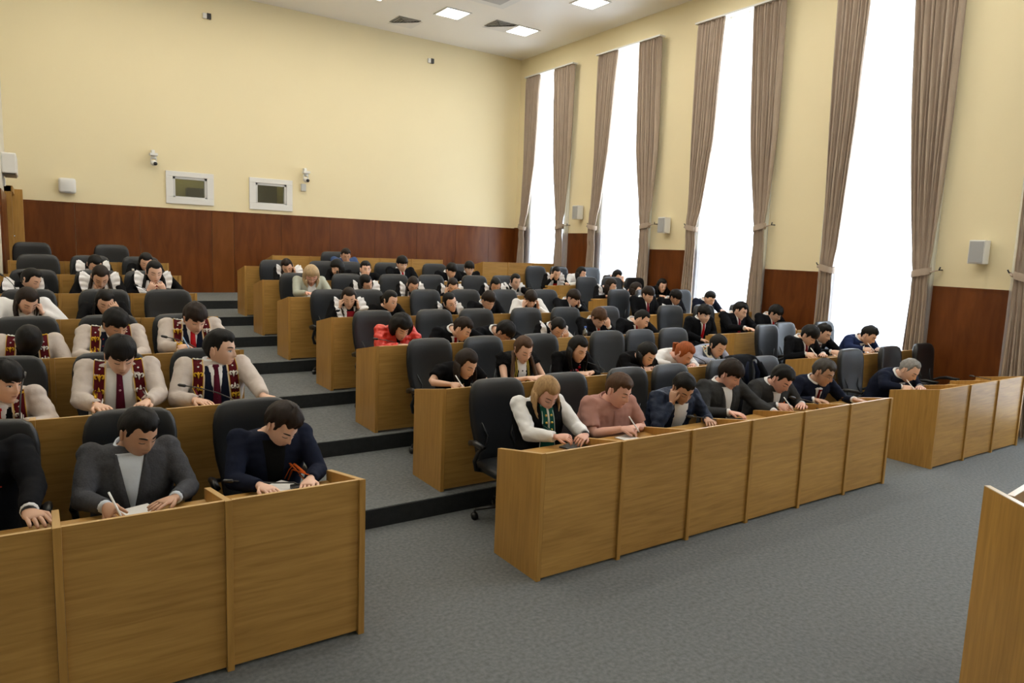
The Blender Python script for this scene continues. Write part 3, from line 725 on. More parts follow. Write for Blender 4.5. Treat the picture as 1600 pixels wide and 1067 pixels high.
    if hi:      # folds in the cloth
        n=len(me.vertices); a=np.empty(n*3); me.vertices.foreach_get('co',a); a=a.reshape(-1,3)
        nn=np.empty(n*3); me.vertex_normals.foreach_get('vector',nn); nn=nn.reshape(-1,3)
        am=O.get('fold',.0045); sd=P['seed']*3.7
        dd=np.array([noise.noise(Vector((p[0]*9+sd,p[1]*9,p[2]*26)))+.6*noise.noise(Vector((p[0]*30,p[1]*22+sd,p[2]*30))) for p in a])
        a+=nn*(dd*am)[:,None]; me.vertices.foreach_set('co',a.ravel()); me.update()
    meshobj(me,O.get('name','jacket'),gm,root)
    bvh=BVHTree.FromPolygons([v.co.copy() for v in me.vertices],[tuple(p.vertices) for p in me.polygons])
    def surf(x,t,phi=0.,off=.003):
        c,T,X,Fw=f.frame(max(-.2,min(1.08,t))); d=Fw*math.cos(phi)+T*math.sin(phi); o=c+X*x+d*.5
        hit=bvh.ray_cast(o,-d)[0]
        if hit is None: hit=c+X*x+d*.06
        return hit+d*off
    hb=[None]
    def hsurf(x,z,off=.0012,side=None):
        if hb[0] is None:
            q=MB(); head_mesh(q,Matrix.Identity(4),hi,fem,fat); hb[0]=BVHTree.FromPolygons([Vector(v) for v in q.v],q.f)
        hit=hb[0].ray_cast(V(x,-.3,z),V(0,1,0))[0]
        if hit is None: hit=V(x,-.08,z)
        return f.HM@(hit+V(0,-off,0))
    def strip(rows,name,m,cols=5,parent=root,thick=.004):
        """rows: (xL,xR,t,phi,off)"""
        G=[]
        for xl,xr,t,ph,off in rows:
            G.append([surf(xl+(xr-xl)*j/cols,t,ph,off if 0<j<cols else off-thick) for j in range(cols+1)])
        return MB().loft(G,False,False).obj(name,m,parent)
    def vopen(t0,t1,w0,w1,n=10,off=.005,x0=0.):
        t1=min(t1,1.005)
        return [(x0-(w0+(w1-w0)*i/n),x0+(w0+(w1-w0)*i/n),t0+(t1-t0)*i/n,0,off) for i in range(n+1)]
    def collar(m,r=.074,hgt=.050,name='shirt_collar',yw=.055):
        b=f.fr(1.02)[0]+f.nd*.002; T=f.nd; X=V(1,0,0); X=(X-T*X.dot(T)).normalized(); Fw=T.cross(X)*-1
        if Fw.y>0: Fw=-Fw
        r=r if not fem else r*.86; r+=.006*fat; mb=MB(); gap=.25; R=[]
        for j in range(25):
            a=gap+(2*PI-2*gap)*j/24; d=X*math.sin(a)+Fw*math.cos(a); k=abs(math.cos(a/2)) # front
            fl=.030*max(0,math.cos(a))**1.5
            c_=max(0,math.cos(a)); R.append([b+d*(r*1.28+fl)+T*(-.016-.046*c_**2),b+d*(r*1.15+fl*.6)+T*(.006-.010*c_),b+d*(r*1.0)+T*(hgt*.80),b+d*(r*.92)+T*(hgt*.8),b+d*(r*.95)+T*(-.02)])
        mb.loft(R,False,True); mb.obj(name,m,root)
        G=[]
        for i in range(7):
            u=i/6; row=[]
            for j in range(9):
                q=-1+2*j/8; p0=surf(q*yw,.985,0,.007); a=q*1.0; d=X*math.sin(a)+Fw*math.cos(a); p1=b+d*(r*1.02)+T*(hgt*.35)
                row.append(p0.lerp(p1,u)+Fw*.010*math.sin(PI*u))
            G.append(row)
        MB().loft(G,False,False).obj('shirt_neck' if 'shirt' in name else 'neckline',m,root)
    def tie(m,x0=0,t0=.15,name='tie'):
        c,T,X,Fw=f.frame(1.0)
        rows=[]
        for t,wd in ((1.02,.020),(.985,.024),(.965,.016),(.8,.019),(.6,.024),(.4,.029),(t0,.031)):
            rows.append((x0-wd,x0+wd,t,0,.018 if t<.97 else .030))
        return strip(rows,name,m,4,thick=.005)
    wm=cloth('white_shirt',(.72,.72,.73),.75,.1)
    for L in P.get('layers',()):
        k=L[0]
        if k=='suit':        # shirt front, lapels, collar, optional tie
            _,shirt,tiem,lap=L; wv=P.get('vw',.052)
            strip(vopen(.30,1.07,.006,wv,12),'shirt_front',shirt,6); collar(shirt,yw=wv)
            for s in (-1,1):
                rows=[]
                for i in range(9):
                    t=.30+(1.0-.30)*i/8; w0=.006+(wv-.006)*i/8; lw=.012+.042*math.sin(PI*min(1,i/7.))**.8 
                    rows.append((s*w0*.9,s*(w0+lw),t,0,.010))
                strip(rows,'lapel',lap or gm,3,thick=.006)
            if tiem: tie(tiem,t0=.33)
            for s in (-1,1):
                if s in up or pose in('write','fold','phone','reachL','read','writeL'):
                    A,E,W=arms[s]; kk=.9 if fem else 1
                    MB().tube([E.lerp(W,.90),E.lerp(W,1.0)],[.036*kk,.034*kk],12).obj('shirt_cuff',shirt,root)
        elif k=='vest':
            vb=MB(); torso_loft(vb,f,L[2],top=1.06)
            me2=remesh(vb,vox,4); meshobj(me2,'vest',L[1],root)
        elif k=='cuff':
            for s in (-1,1):
                A,E,W=arms[s]; MB().tube([E.lerp(W,.80),E.lerp(W,.99)],[.036,.036],12).obj('cuff',L[1],root)
        elif k=='collar': collar(L[1],*(L[2:] or ()))
        elif k=='tie': tie(L[1],t0=.1)
        elif k=='panel':     # (name,mat,t0,t1,w0,w1[,off])
            _,nm_,m_,t0,t1,w0,w1=L[:7]; off=L[7] if len(L)>7 else .006
            strip(vopen(t0,t1,w0,w1,off=off),nm_,m_,8)
        elif k=='robe':      # ornate bands of the open robe
            inner=L[1]; maroon=cloth('maroon_band',(.085,.008,.012)); gold=cloth('gold_ornament',(.62,.36,.03),.6); cream=cloth('cream_edging',(.62,.52,.40)); wo=cloth('white_ornament',(.72,.70,.66),.7)
            for s in (-1,1):
                path=[]
                for i in range(15):
                    t=.0+1.02*i/14; u=i/14
                    if u<.80: path.append((s*(.150-.030*u/.8),t,0.))
                    else: path.append((s*(.120-.012*(u-.8)/.2),1.0*min(t,.93)+0,(u-.8)/.2*1.45))
                e=[(x-s*.043,x-s*.030,t,ph,.010) for x,t,ph in path]
                bnd=[(x-s*.032,x+s*.032,t,ph,.008) for x,t,ph in path]
                strip(bnd,'embroidered_band',maroon,6,thick=.003); strip(e,'cream_edging',cream,2,thick=.002)
                strip([(x+s*.031,x+s*.035,t,ph,.010) for x,t,ph in path],'gold_piping',gold,1,thick=.001)
                strip([(x-s*.034,x-s*.030,t,ph,.0115) for x,t,ph in path],'gold_piping',gold,1,thick=.001)
                for ci,cm in ((0,gold),(1,wo)):
                    mb=MB()
                    for q in range(7):
                        if (q//2+ (0 if s<0 else 1))%2!=ci and P.get('orn',0)==0: continue
                        u=.03+.155*q; 
                        if u>1: continue
                        i=u*14; i0=int(i); i0=min(i0,13); fr_=i-i0; pa,pb=path[i0],path[i0+1]
                        px=pa[0]+(pb[0]-pa[0])*fr_; pt=pa[1]+(pb[1]-pa[1])*fr_; pp=pa[2]+(pb[2]-pa[2])*fr_
                        def sp(du,dt): return surf(px+du,pt+dt*1.9,pp,.0135)
                        sg=1 if q%2 else -1
                        for w_ in (-1,1):      # ram's-horn curls
                            pts=[sp(w_*(.004+.0115*(1-math.cos(a))*1.0),sg*(.018*math.sin(a)-.002)+sg*.003*a) for a in [PI*1.5*n_/8 for n_ in range(9)]]
                            mb.tube(pts,[.0085,.0085,.0085,.0085,.0082,.008,.0075,.007,.006],6,.5)
                        mb.tube([sp(0,-sg*.030),sp(0,-sg*.012),sp(0,sg*.008),sp(0,sg*.028)],[.002,.012,.008,.011],6,.5)
                    if mb.v: tag(mb.obj('ornament',cm,root),kind='stuff')
                mb=MB()
                for q in range(3):
                    u=.26+.31*q; i=u*14; i0=int(i); pa=path[i0]
                    cpt=[surf(pa[0]+dx_,pa[1]+dt_,pa[2],.013) for dx_,dt_ in ((0,.018),(.008,0),(0,-.018),(-.008,0))]
                    mb.add(cpt,[(0,1,2,3)])
                mb.obj('diamond',wo,root)
        elif k=='apron':     # white frilled straps over the shoulders, bib
            fr_m=cloth('white_frill',(.74,.74,.76),.8,.3,60)
            ns=40
            for s in (-1,1):
                G=[]
                for i in range(ns+1):
                    u=i/ns
                    if u<.55: t=.35+.56*(u/.55); ph=0.; x=s*(.060+.035*u/.55)
                    else: ph=(u-.55)/.45*2.3; t=.91; x=s*(.095-.005*(u-.55))
                    b0=surf(x,t,ph,.003); b1=surf(x+s*.02,t,ph,.012)
                    c_,T_,X_,F_=f.frame(t); dout=(X_*s*1.0+F_*math.cos(ph)*.35+T_*(.25+.3*math.sin(ph)))
                    wv=.012*math.sin(u*46); wd=.042+.052*math.sin(PI*min(1,u*1.05))
                    n_=F_*math.cos(ph)+T_*math.sin(ph)
                    G.append([b0,b1,b1+dout*(wd*.5)+n_*(wv*.6+.008),b1+dout*wd+n_*(wv*1.3)-T_*.006])
                MB().loft(G,False,False).obj('frill',fr_m,root)
                strip([(s*.045,s*.085,.30+.6*i/6,0,.006) for i in range(7)],'strap',fr_m,3)
            if L[1]: strip([(-.065,.065,.15+.60*i/6,0,.005) for i in range(7)],'bib',L[1],6)
            if len(L)>2 and L[2]:
                strip(vopen(.72,1.0,.03,.05),'blouse_front',L[2],5); collar(L[2])
            if L[1] and hi==0 and (len(L)>3):
                mb=MB()
                for q in range(9): mb.ball(surf(-.045+.045*(q%3),.35+.13*(q//3),0,.008),.008,6,4)
                mb.obj('white_pattern',wm,root)
        elif k=='beads':     # (mat,n,t,rad)
            mb=MB()
            for x,t,r in L[2]: mb.ball(surf(x,t,0,.008+(.032 if P.get('bo') else 0)),r,8,6)
            tag(mb.obj(L[3],L[1],root),kind='stuff')
        elif k=='brooch': 
            x,t=L[2]
            mb=MB(); 
            mb.tube([surf(x-.028,t+.03,0,.012),surf(x,t+.045,0,.02),surf(x+.028,t+.03,0,.012)],[.009]*3,6,.4)
            if len(L)>3: 
                mb.tube([surf(x-.03,t+.07,0,.016),surf(x+.012,t-.02,0,.024),surf(x+.040,t-.16,0,.018)],[.008]*3,5,.4)
                mb.tube([surf(x+.02,t+.07,0,.016),surf(x-.014,t-.02,0,.026),surf(x-.040,t-.17,0,.018)],[.008]*3,5,.4)
                mb.tube([surf(x-.0,t+.06,0,.02),surf(x-.036,t-.02,0,.022),surf(x-.062,t-.14,0,.016)],[.005]*3,5,.4)
            else: mb.tube([surf(x+.02,t+.03,0,.012),surf(x-.02,t-.02,0,.014)],[.007]*2,5,.4)
            mb.obj('ribbon',L[1],root)
        elif k=='floral':
            sm_=cloth('floral_shawl',(.62,.60,.50),.8,.2,40)
            for s in (-1,1):
                strip([(s*.035 if u<.7 else s*.045,s*(.12+.02*u),.2+.73*min(1,u/.7),0 if u<.7 else (u-.7)/.3*1.9,.012) for u in [i/12 for i in range(13)]],'shawl',sm_,5)
                rr=random.Random(5+s)
                for nm_,cc in (('blue_flowers',(.10,.20,.32)),('orange_flowers',(.55,.22,.06)),('green_leaves',(.12,.22,.12))):
                    mb=MB()
                    for q in range(12):
                        u=rr.random(); x=s*(.05+.07*rr.random()); c0=surf(x,.2+.73*min(1,u/.7),0 if u<.7 else (u-.7)/.3*1.9,.014); mb.ball(c0,(.010,.010,.010),6,4)
                    mb.obj(nm_,cloth(nm_,cc),root)
        elif k=='stripes':
            o_=L[3] if len(L)>3 else .012
            for x0,x1 in L[2]:
                for s in (-1,1): strip([(s*(x0+ (.03*(1-i/9))),s*(x1+(.03*(1-i/9))),.1+.86*i/9,.0 if i<9 else .4,o_) for i in range(10)],'braid_trim',L[1],2,thick=.002)
    # --- hair
    st=P.get('hair','short'); hm=hairm(P.get('hc','black')); hmb=MB()
    cap={'braids':'pulled','pony':'pulled','bun':'pulled','longf':'long'}.get(st,st)
    hair_cap(hmb,f.HM,cap,hi,P['seed'],fem,fat)
    rd=random.Random(P['seed'])
    def fall(start,n,L,out,r0,r1,fwd=0.):
        pts=[start]; p=start.copy()
        for i in range(n):
            k=(i+1)/n; p=p+V(out.x*(.5-k)*.03,(out.y*(.5-k)*.03)-fwd*.02*k,-L/n); 
            # stay outside the garment
            l=bvh.find_nearest(p)
            if l[0] is not None and (p-l[0]).dot(l[1])<.014: p=l[0]+l[1]*.014
            pts.append(p.copy())
        return hmb.tube(pts,[r0]*(n//2)+[r0+(r1-r0)*(j+1)/(n+1-n//2) for j in range(n+1-n//2)],7,.7)
    if st in('long','longf'):
        Ln=P.get('hl_',.26); nl=34 if hi else 18
        for i in range(nl):
            az=1.45+(2*PI-2.9)*i/(nl-1)
            if st=='longf' and abs(az-PI)<.5 and 0: continue
            q=head_pt(az if az<PI else az-2*PI,-.05,fem,fat)*1.07*1.0+V(0,0,.015); s0=f.HM@q
            o=(f.HM.to_3x3()@V(q.x,q.y,0)).normalized()
            fall(s0,7,Ln*(.85+.3*rd.random()),o*1.2,.0165,.005,fwd=.45 if abs(az-PI)>1.4 else -.1)
    if st=='bob':
        for i in range(18 if hi else 12):
            az=.85+(2*PI-1.7)*i/((18 if hi else 12)-1); q=head_pt(az if az<PI else az-2*PI,-.1,fem,fat)*1.12; fall(f.HM@q,4,.10,(f.HM.to_3x3()@V(q.x,q.y,0)).normalized(),.022,.012)
    if st=='braids':
        for s in (-1,1):
            p=f.HM@V(s*.068,.035,-.04); n=12
            pts=[p]; 
            for i in range(n):
                p=p+V(s*.006,-.010,-.032)
                l=bvh.find_nearest(p)
                if l[0] is not None and (p-l[0]).dot(l[1])<.02: p=l[0]+l[1]*.02
                pts.append(p.copy())
            hmb.tube(pts,[.018+.0035*(j%2) for j in range(n)]+[.008],8)
    if st=='pony':
        p=f.HM@V(0,.115,.02); hmb.ball(p,.018,8,6); hmb.tube([p,f.HM@V(0,.14,-.0),p+V(0,.05,-.10),p+V(0,.03,-.2),p+V(.01,.02,-.3)],[.014,.024,.026,.02,.006],8)
    if st=='bun': 
        hmb.ball(f.HM@V(0,.115,.02),.036,10,8)
    hmb.obj('hair',hm,root)
    # --- face parts
    brs=[]; ey=MB(); lash=MB(); ir=MB()
    bw_=.0042 if not fem else .0030
    openk=P.get('eyes',.15 if f.pitch>.3 else .7)
    for s in (-1,1):
        br=MB(); br.tube([hsurf(s*(.014+.034*t),.0265+.006*math.sin(PI*t*.75)-.002*t,.0015) for t in (0,.25,.5,.75,1)],[bw_*.9,bw_*1.1,bw_*1.1,bw_,bw_*.5],5,1.0); brs.append(br)
        eh=.0065*openk
        ring=[hsurf(s*.031+.0125*math.cos(a),.0035+eh*math.sin(a)-.002*(1-openk),.0008) for a in [2*PI*j/10 for j in range(10)]]
        ey.add([hsurf(s*.031,.0035,.0018)]+ring,[(0,1+j,1+(j+1)%10) for j in range(10)])
        if openk>.3:
            ir.add([hsurf(s*.031+.001,.0035,.0026)]+[hsurf(s*.031+.0052*math.cos(a)+.001,.0035+min(.0052,eh)*math.sin(a),.0022) for a in [2*PI*j/8 for j in range(8)]],[(0,1+j,1+(j+1)%8) for j in range(8)])
        lash.tube([hsurf(s*.031+.014*math.cos(a),.0040+(eh+.0005)*math.sin(a)*(1 if openk>.3 else .0)-(.0035*math.sin(a) if openk<=.3 else 0),.0016) for a in [PI*j/6 for j in range(7)]],[.0010,.0018,.0023,.0025,.0023,.0018,.0010],5)
    if st!='down':
        for br in brs: br.obj('eyebrow',hairm({'blond':'brown','paleblond':'brown','ginger':'brown','grey':'greydark'}.get(P.get('hc','black'),P.get('hc','black'))),root)
        ey.obj('eyes',mat('eye_white',(.62,.60,.57),.3),root); lash.obj('eyelashes',mat('lash',(.015,.01,.01),.6),root)
        if ir.v: ir.obj('irises',mat('iris_dark',(.02,.012,.008),.2),root)
        lm=MB()
        lipc=(.36,.10,.08) if fem else (.38,.17,.13)
        rows=[]
        for i in range(5):
            z=-.0545-.012*i/4; wd=.020*math.sin(PI*(.18+.64*i/4)); rows.append([hsurf(-wd+2*wd*j/6,z,.0009 if 0<i<4 and 0<j<6 else -.0006) for j in range(7)])
        lm.loft(rows,False,False).obj('lips',mat('lips_%d'%fem,lipc,.45),root)
    if P.get('glasses'):
        gl=MB()
        for s in (-1,1):
            pts=[f.HM@V(s*.032+.021*math.cos(a),-.104,.004+.015*math.sin(a)) for a in [2*PI*j/14 for j in range(15)]]
            gl.tube(pts,.0013,5); gl.tube([f.HM@V(s*.053,-.103,.008),f.HM@V(s*.078,-.05,.006),f.HM@V(s*.079,.01,.0)],.0013,5)
        gl.tube([f.HM@V(-.011,-.105,.007),f.HM@V(.011,-.105,.007)],.0013,5)
        gl.obj('glasses',darkm if P['glasses']!=2 else chrome,root)
    # --- small things of the person
    if P.get('watch'):
        s=P['watch']; A,E,W=arms[s]; MB().tube([E.lerp(W,.955),E.lerp(W,1.02)],[.033,.031],12).obj('watch',black,root)
    f.tg=tg; f.arms=arms; f.root=root; f.up=up
    return f
def place(f,px,py,k,yoff=.95,rz=0.):
    """put the figure so that its head centre projects on the photographed head; returns world x"""
    P=f.P; h=f.hc; s=1.0; y=RY(k)+yoff; y00=y
    rot=Matrix.Rotation(rz,3,'Z')
    for it in range(12):
        hh=rot@h; Pw=onY(px,py,y+hh.y*s); s2=(Pw.z-k*DZ)/hh.z; s2=max(P.get('smin',.90),min(1.08,s2))
        # when the scale limit is hit, slide along the ray a little
        if abs((Pw.z-k*DZ)-s2*hh.z)>.004:
            need=s2*hh.z; d=ray(px,py); yy=((need+k*DZ)-H)/d.z*d.y; y=max(y00-.09,min(y00+.09,yy-hh.y*s2))
        s=s2
    hh=rot@h; Pw=onY(px,py,y+hh.y*s)
    f.root.location=(Pw.x-hh.x*s,y,Pw.z-hh.z*s if abs(Pw.z-hh.z*s-k*DZ)<.16 else k*DZ); f.root.scale=(s,)*3; f.root.rotation_euler=(0,0,rz)
    f.s=s; f.k=k
    return f.root.location.x,y
shirtw=cloth('white_shirt',(.72,.72,.73),.75,.1); shirtb=cloth('pale_blue_shirt',(.60,.66,.74),.75,.1); redt=cloth('red_tie',(.42,.012,.016),.5,.2); dredt=cloth('dark_red_tie',(.16,.012,.02),.5,.2); darkt=cloth('dark_tie',(.03,.012,.02),.5,.2)
redbib=cloth('red_bib',(.42,.02,.02),.7,.1); redbib2=cloth('deep_red_bib',(.25,.012,.02),.7,.1)
blackj=cloth('black_jacket',(.0055,.006,.008)); navyj=cloth('navy_jacket',(.009,.012,.026)); bluej=cloth('blue_suit',(.014,.024,.075)); greyj=cloth('charcoal_jacket',(.040,.041,.043),.85,.15,60); greyj2=cloth('mid_grey_jacket',(.060,.062,.070),.85,.2,90,.12,60)
blackd=cloth('black_dress',(.005,.005,.006),.85); robem=cloth('cream_robe',(.50,.44,.40),.8,.25,18)
SUIT=dict(m=blackj,infl=.016); NSUIT=dict(m=navyj,infl=.016); DRESS=dict(m=blackd,infl=.006,name='dress'); ROBE=dict(m=robem,infl=.024,arm=1.07,name='robe')
def suit(t=redt,sh=shirtw): return [('suit',sh,t,None)]
PEOPLE=[]
def p(x,y,k,short,**a): PEOPLE.append((x,y,k,short,a))
# ---- left block
p(-48,668,0,'man in black suit with wristwatch and red ribbon, head beyond left edge',skin='tan',hi=True,outfit=dict(m=blackj,infl=.02),layers=[('cuff',shirtw),('brooch',cloth('red_ribbon',(.5,.02,.01)),(.10,.62))],watch=1,pose='reachL',yaw=.1,pitch=.3,lean=.3)
p(216,676,0,'man in grey checked blazer and open white shirt, writing',skin='tan',hi=True,fat=.5,outfit=dict(m=greyj2,infl=.02,bulk=1.08),layers=[('suit',shirtb,None,None)],vw=.075,pose='write',yaw=.45,pitch=.55,hair='short')
p(440,664,0,'young man in black blazer with striped orange ribbon',skin='fair',hi=True,hair='quiff',hc='dkbrown',outfit=dict(m=navyj,infl=.018),layers=[('panel','tee',cloth('black_tee',(.006,.006,.006)),.2,1.0,.03,.07),('brooch',cloth('orange_ribbon',(.55,.10,.015)),(.115,.60),1)],pose='read',yaw=.5,pitch=.85)
p(7,597,1,'boy in cream robe over dark jacket, red tie, at left edge',skin='light',hi=True,hair='fringe',outfit=ROBE,layers=[('panel','jacket',blackj,.0,1.0,.11,.09,.005),('panel','shirt_front',shirtw,.3,1.0,.01,.05,.008),('collar',shirtw),('tie',redt),('robe',1)],pose='read',yaw=.5,pitch=.25,eyes=.7)
p(188,556,1,'boy in cream embroidered robe, white shirt and maroon patterned tie',skin='light',hi=True,hair='fringe',outfit=ROBE,layers=[('panel','shirt_front',shirtw,-.1,1.0,.12,.09,.005),('collar',shirtw),('tie',cloth('maroon_tie',(.09,.010,.025))),('beads',cloth('tie_motif',(.55,.35,.38)),[(0,.74,.008),(0,.66,.012),(0,.58,.008),(.006,.5,.006),(-.006,.5,.006)],'tie_motif'),('robe',1)],pose='read',yaw=.15,pitch=.55)
p(344,546,1,'boy in open robe over navy jacket, turning his head to the side',skin='light',hi=True,hair='short',outfit=ROBE,layers=[('panel','jacket',navyj,-.1,1.0,.15,.09,.006),('panel','shirt_front',shirtw,.3,1.0,.012,.05,.009),('collar',shirtw),('tie',cloth('maroon_tie',(.09,.010,.025))),('beads',cloth('tie_motif',(.55,.35,.38)),[(0,.66,.01),(0,.56,.008),(0,.48,.007)],'tie_motif'),('robe',1)],pose='reachL',yaw=.85,pitch=.12,eyes=.8)
p(45,533,2,'black-haired person in robe with bowed head, face hidden',skin='tan',hair='down',outfit=ROBE,layers=[('panel','jacket',blackj,-.1,1.0,.13,.09,.006),('robe',1)],pose='write',yaw=.1,pitch=1.05)
p(180,508,2,'boy in cream robe over red-edged dark tunic',skin='tan',hi=True,hair='fringe',outfit=ROBE,layers=[('panel','tunic',navyj,-.1,1.0,.15,.09,.006),('panel','red_edge',redbib,.3,1.0,.115,.075,.004),('panel','shirt_front',shirtw,.7,1.0,.006,.04,.009),('collar',shirtw),('robe',1)],pose='read',yaw=.35,pitch=.5)
p(304,498,2,'boy in cream robe with navy vest and bright red tie',skin='fair',hi=True,hair='fringe',hc='dkbrown',outfit=ROBE,layers=[('panel','vest',navyj,-.1,1.0,.12,.085,.006),('panel','shirt_front',shirtw,.35,1.0,.01,.055,.009),('collar',shirtw),('tie',redt),('robe',1)],pose='write',yaw=.3,pitch=.55)
p(42,470,3,'girl in white blouse and red apron, hand raised to hair',skin='fair',fem=1,hair='long',hc='dkbrown',outfit=dict(m=shirtw,infl=.012,arm=1.15,name='blouse'),layers=[('panel','bib',redbib2,.0,.62,.09,.09),('collar',shirtw)],pose='cheekL',yaw=.3,pitch=.85)
p(164,472,3,'girl in black top leaning her forehead on her hand',skin='light',fem=1,hair='long',outfit=dict(m=blackd,infl=.008,name='top'),pose='foreL',yaw=.15,pitch=.6)
p(48,437,4,'girl in black dress with wide white frill, face turned away',skin='light',fem=1,hair='pony',outfit=DRESS,layers=[('apron',None)],pose='read',yaw=.9,pitch=.6)
p(157,432,4,'girl with white frills resting her face on one fist',skin='light',fem=1,hair='braids',hc='dkbrown',outfit=DRESS,layers=[('apron',None)],pose='chin',yaw=.1,pitch=.9)
p(241,425,4,'girl with white frills holding both hands at her mouth',skin='fair',fem=1,hair='braids',outfit=DRESS,layers=[('apron',redbib)],pose='mouth',yaw=.2,pitch=.45)
p(148,413,5,'girl with drooping white frill and bowed head in upper left rows',skin='light',fem=1,hair='pulled',outfit=DRESS,layers=[('apron',None)],pose='read',yaw=.2,pitch=.9)
p(228,410,5,'long-haired girl in plain black, highest seated on the left',skin='light',fem=1,hair='long',outfit=DRESS,pose='read',yaw=.1,pitch=.5)
# ---- middle block, front row
gv=cloth('green_embroidery',(.008,.075,.055),.6); gold=mat('gold_button',(.75,.50,.12),.3,metal=.8)
p(853,614,0,'fair-haired woman in black vest with green embroidered front',skin='pink',fem=1,hi=True,hair='longf',hc='blond',hl_=.20,bo=1,outfit=dict(m=shirtw,infl=.016,arm=1.15,name='blouse',fold=.006),pose='phone',yaw=.42,pitch=.75,watch=1,
  layers=[('vest',blackd,.040),('panel','green_front',gv,.22,1.03,.060,.056,.034),('panel','lace_trim',cloth('lace',(.6,.6,.52)),.42,.98,.009,.009,.038),('stripes',cloth('silver_braid',(.5,.55,.5)),[(.040,.046)],.036),('beads',gold,[(s*.024,t,.010) for t in (.46,.58,.70,.82) for s in(-1,1)],'gold_buttons'),('collar',shirtw,.072,.05)])
p(966,610,0,'man in dusty pink polo shirt, writing',skin='pink',hi=True,fat=1.0,hair='short',hc='brown',outfit=dict(m=cloth('pink_polo',(.40,.215,.18),.85,.1),infl=.016,bulk=1.12,sleeve='short',short=.80,name='polo_shirt'),layers=[('collar',cloth('pink_polo',(.40,.215,.18)),.078,.04,'polo_collar'),('panel','placket',cloth('pink_placket',(.36,.19,.16)),.66,.98,.012,.014)],pose='fold',yaw=.65,pitch=.5,legs=(.02,.02,.03))
p(1067,607,0,'man in navy bomber jacket leaning his head on his right hand',skin='tan',hi=True,hair='short',outfit=dict(m=cloth('navy_bomber',(.018,.026,.050),.38,.35,22),infl=.022,bulk=1.05,fold=.008),layers=[('panel','tee',shirtw,-.05,1.0,.05,.075)],pose='cheekR',yaw=.35,pitch=.75,roll=.0)
p(1140,585,0,'man in charcoal suit with open white collar, arm stretched out',skin='pink',hi=True,hair='fringe',hc='dkbrown',outfit=dict(m=greyj,infl=.02,bulk=1.04),layers=[('suit',shirtw,None,None)],vw=.06,pose='reachL',yaw=.75,pitch=.55)
p(1221,592,0,'man in charcoal suit with orange-black ribbon, writing',skin='pink',hi=True,hair='short',outfit=dict(m=greyj,infl=.02,bulk=1.04),layers=[('suit',shirtw,None,None),('brooch',cloth('orange_ribbon',(.55,.10,.015)),(.088,.70),1)],vw=.055,pose='write',yaw=.6,pitch=.8)
p(1286,582,0,'man with glasses in navy suit and dark red tie',skin='tan',hi=True,hair='short',hc='greydark',glasses=1,outfit=dict(m=navyj,infl=.02,bulk=1.04),layers=[('suit',shirtw,cloth('deep_red_tie',(.16,.012,.012)),None)],vw=.05,pose='reachL',yaw=.75,pitch=.5)
# second row
p(728,568,1,'girl in dark top with gold embroidered front, writing',skin='light',fem=1,hi=True,hair='long',hc='dkbrown',hl_=.24,outfit=dict(m=blackd,infl=.008,sleeve='short',short=.6,name='top'),layers=[('panel','embroidery',cloth('dark_green_embroidery',(.015,.03,.02)),.0,.98,.07,.05),('beads',gold,[(s*(.045+.01*(i%2)),.1+.075*i,.006) for i in range(11) for s in(-1,1)],'gold_beads')],pose='write',yaw=.55,pitch=.65)
p(817,546,1,'girl with two braids in black fur vest with yellow trim',skin='fair',fem=1,hi=True,hair='braids',hc='brown',outfit=dict(m=cloth('black_fur',(.009,.009,.010),.95,.9,120),infl=.030,sleeve='short',short=.35,name='fur_vest',fold=.010),layers=[('panel','white_tee',shirtw,.0,1.0,.022,.055,.006),('stripes',cloth('yellow_braid',(.55,.42,.08)),[(.050,.058),(.066,.074)])],pose='fold',yaw=.4,pitch=.6)
p(903,545,1,'woman in black with large red and white necklace',skin='light',fem=1,hi=True,hair='long',hl_=.26,outfit=dict(m=blackd,infl=.008,name='dress'),layers=[('beads',cloth('red_medallion',(.5,.02,.04)),[(-.055,.86,.016),(.055,.86,.016),(-.036,.76,.020),(.036,.76,.020),(0,.70,.024)],'red_medallions'),('beads',cloth('white_pendant',(.75,.72,.72)),[(-.06,.72,.009),(-.035,.64,.009),(-.012,.58,.009),(.012,.58,.009),(.035,.64,.009),(.06,.72,.009)],'white_pendants'),('beads',cloth('pink_chain',(.6,.25,.3)),[(s*.062,.92,.008) for s in(-1,1)]+[(s*.02,.80,.010) for s in (-1,1)],'necklace_links')],pose='fold',yaw=.5,pitch=.5)
p(1010,553,1,'black-haired girl in plain black bending low over desk',skin='fair',fem=1,hi=True,hair='longf',hl_=.15,outfit=dict(m=blackd,infl=.012,name='pullover'),pose='fold',yaw=.6,pitch=.75)
p(1068,552,1,'red-haired woman in white blouse, second row',skin='pink',fem=1,hi=True,hair='pony',hc='ginger',outfit=dict(m=shirtw,infl=.02,arm=1.15,name='blouse'),pose='write',yaw=.8,pitch=.85)
p(1121,540,1,'woman with black braids in floral blue and cream shawl',skin='light',fem=1,hi=True,hair='braids',outfit=dict(m=cloth('pale_blue_blouse',(.36,.40,.52),.8),infl=.012,name='blouse'),layers=[('floral',)],pose='fold',yaw=.55,pitch=.7)
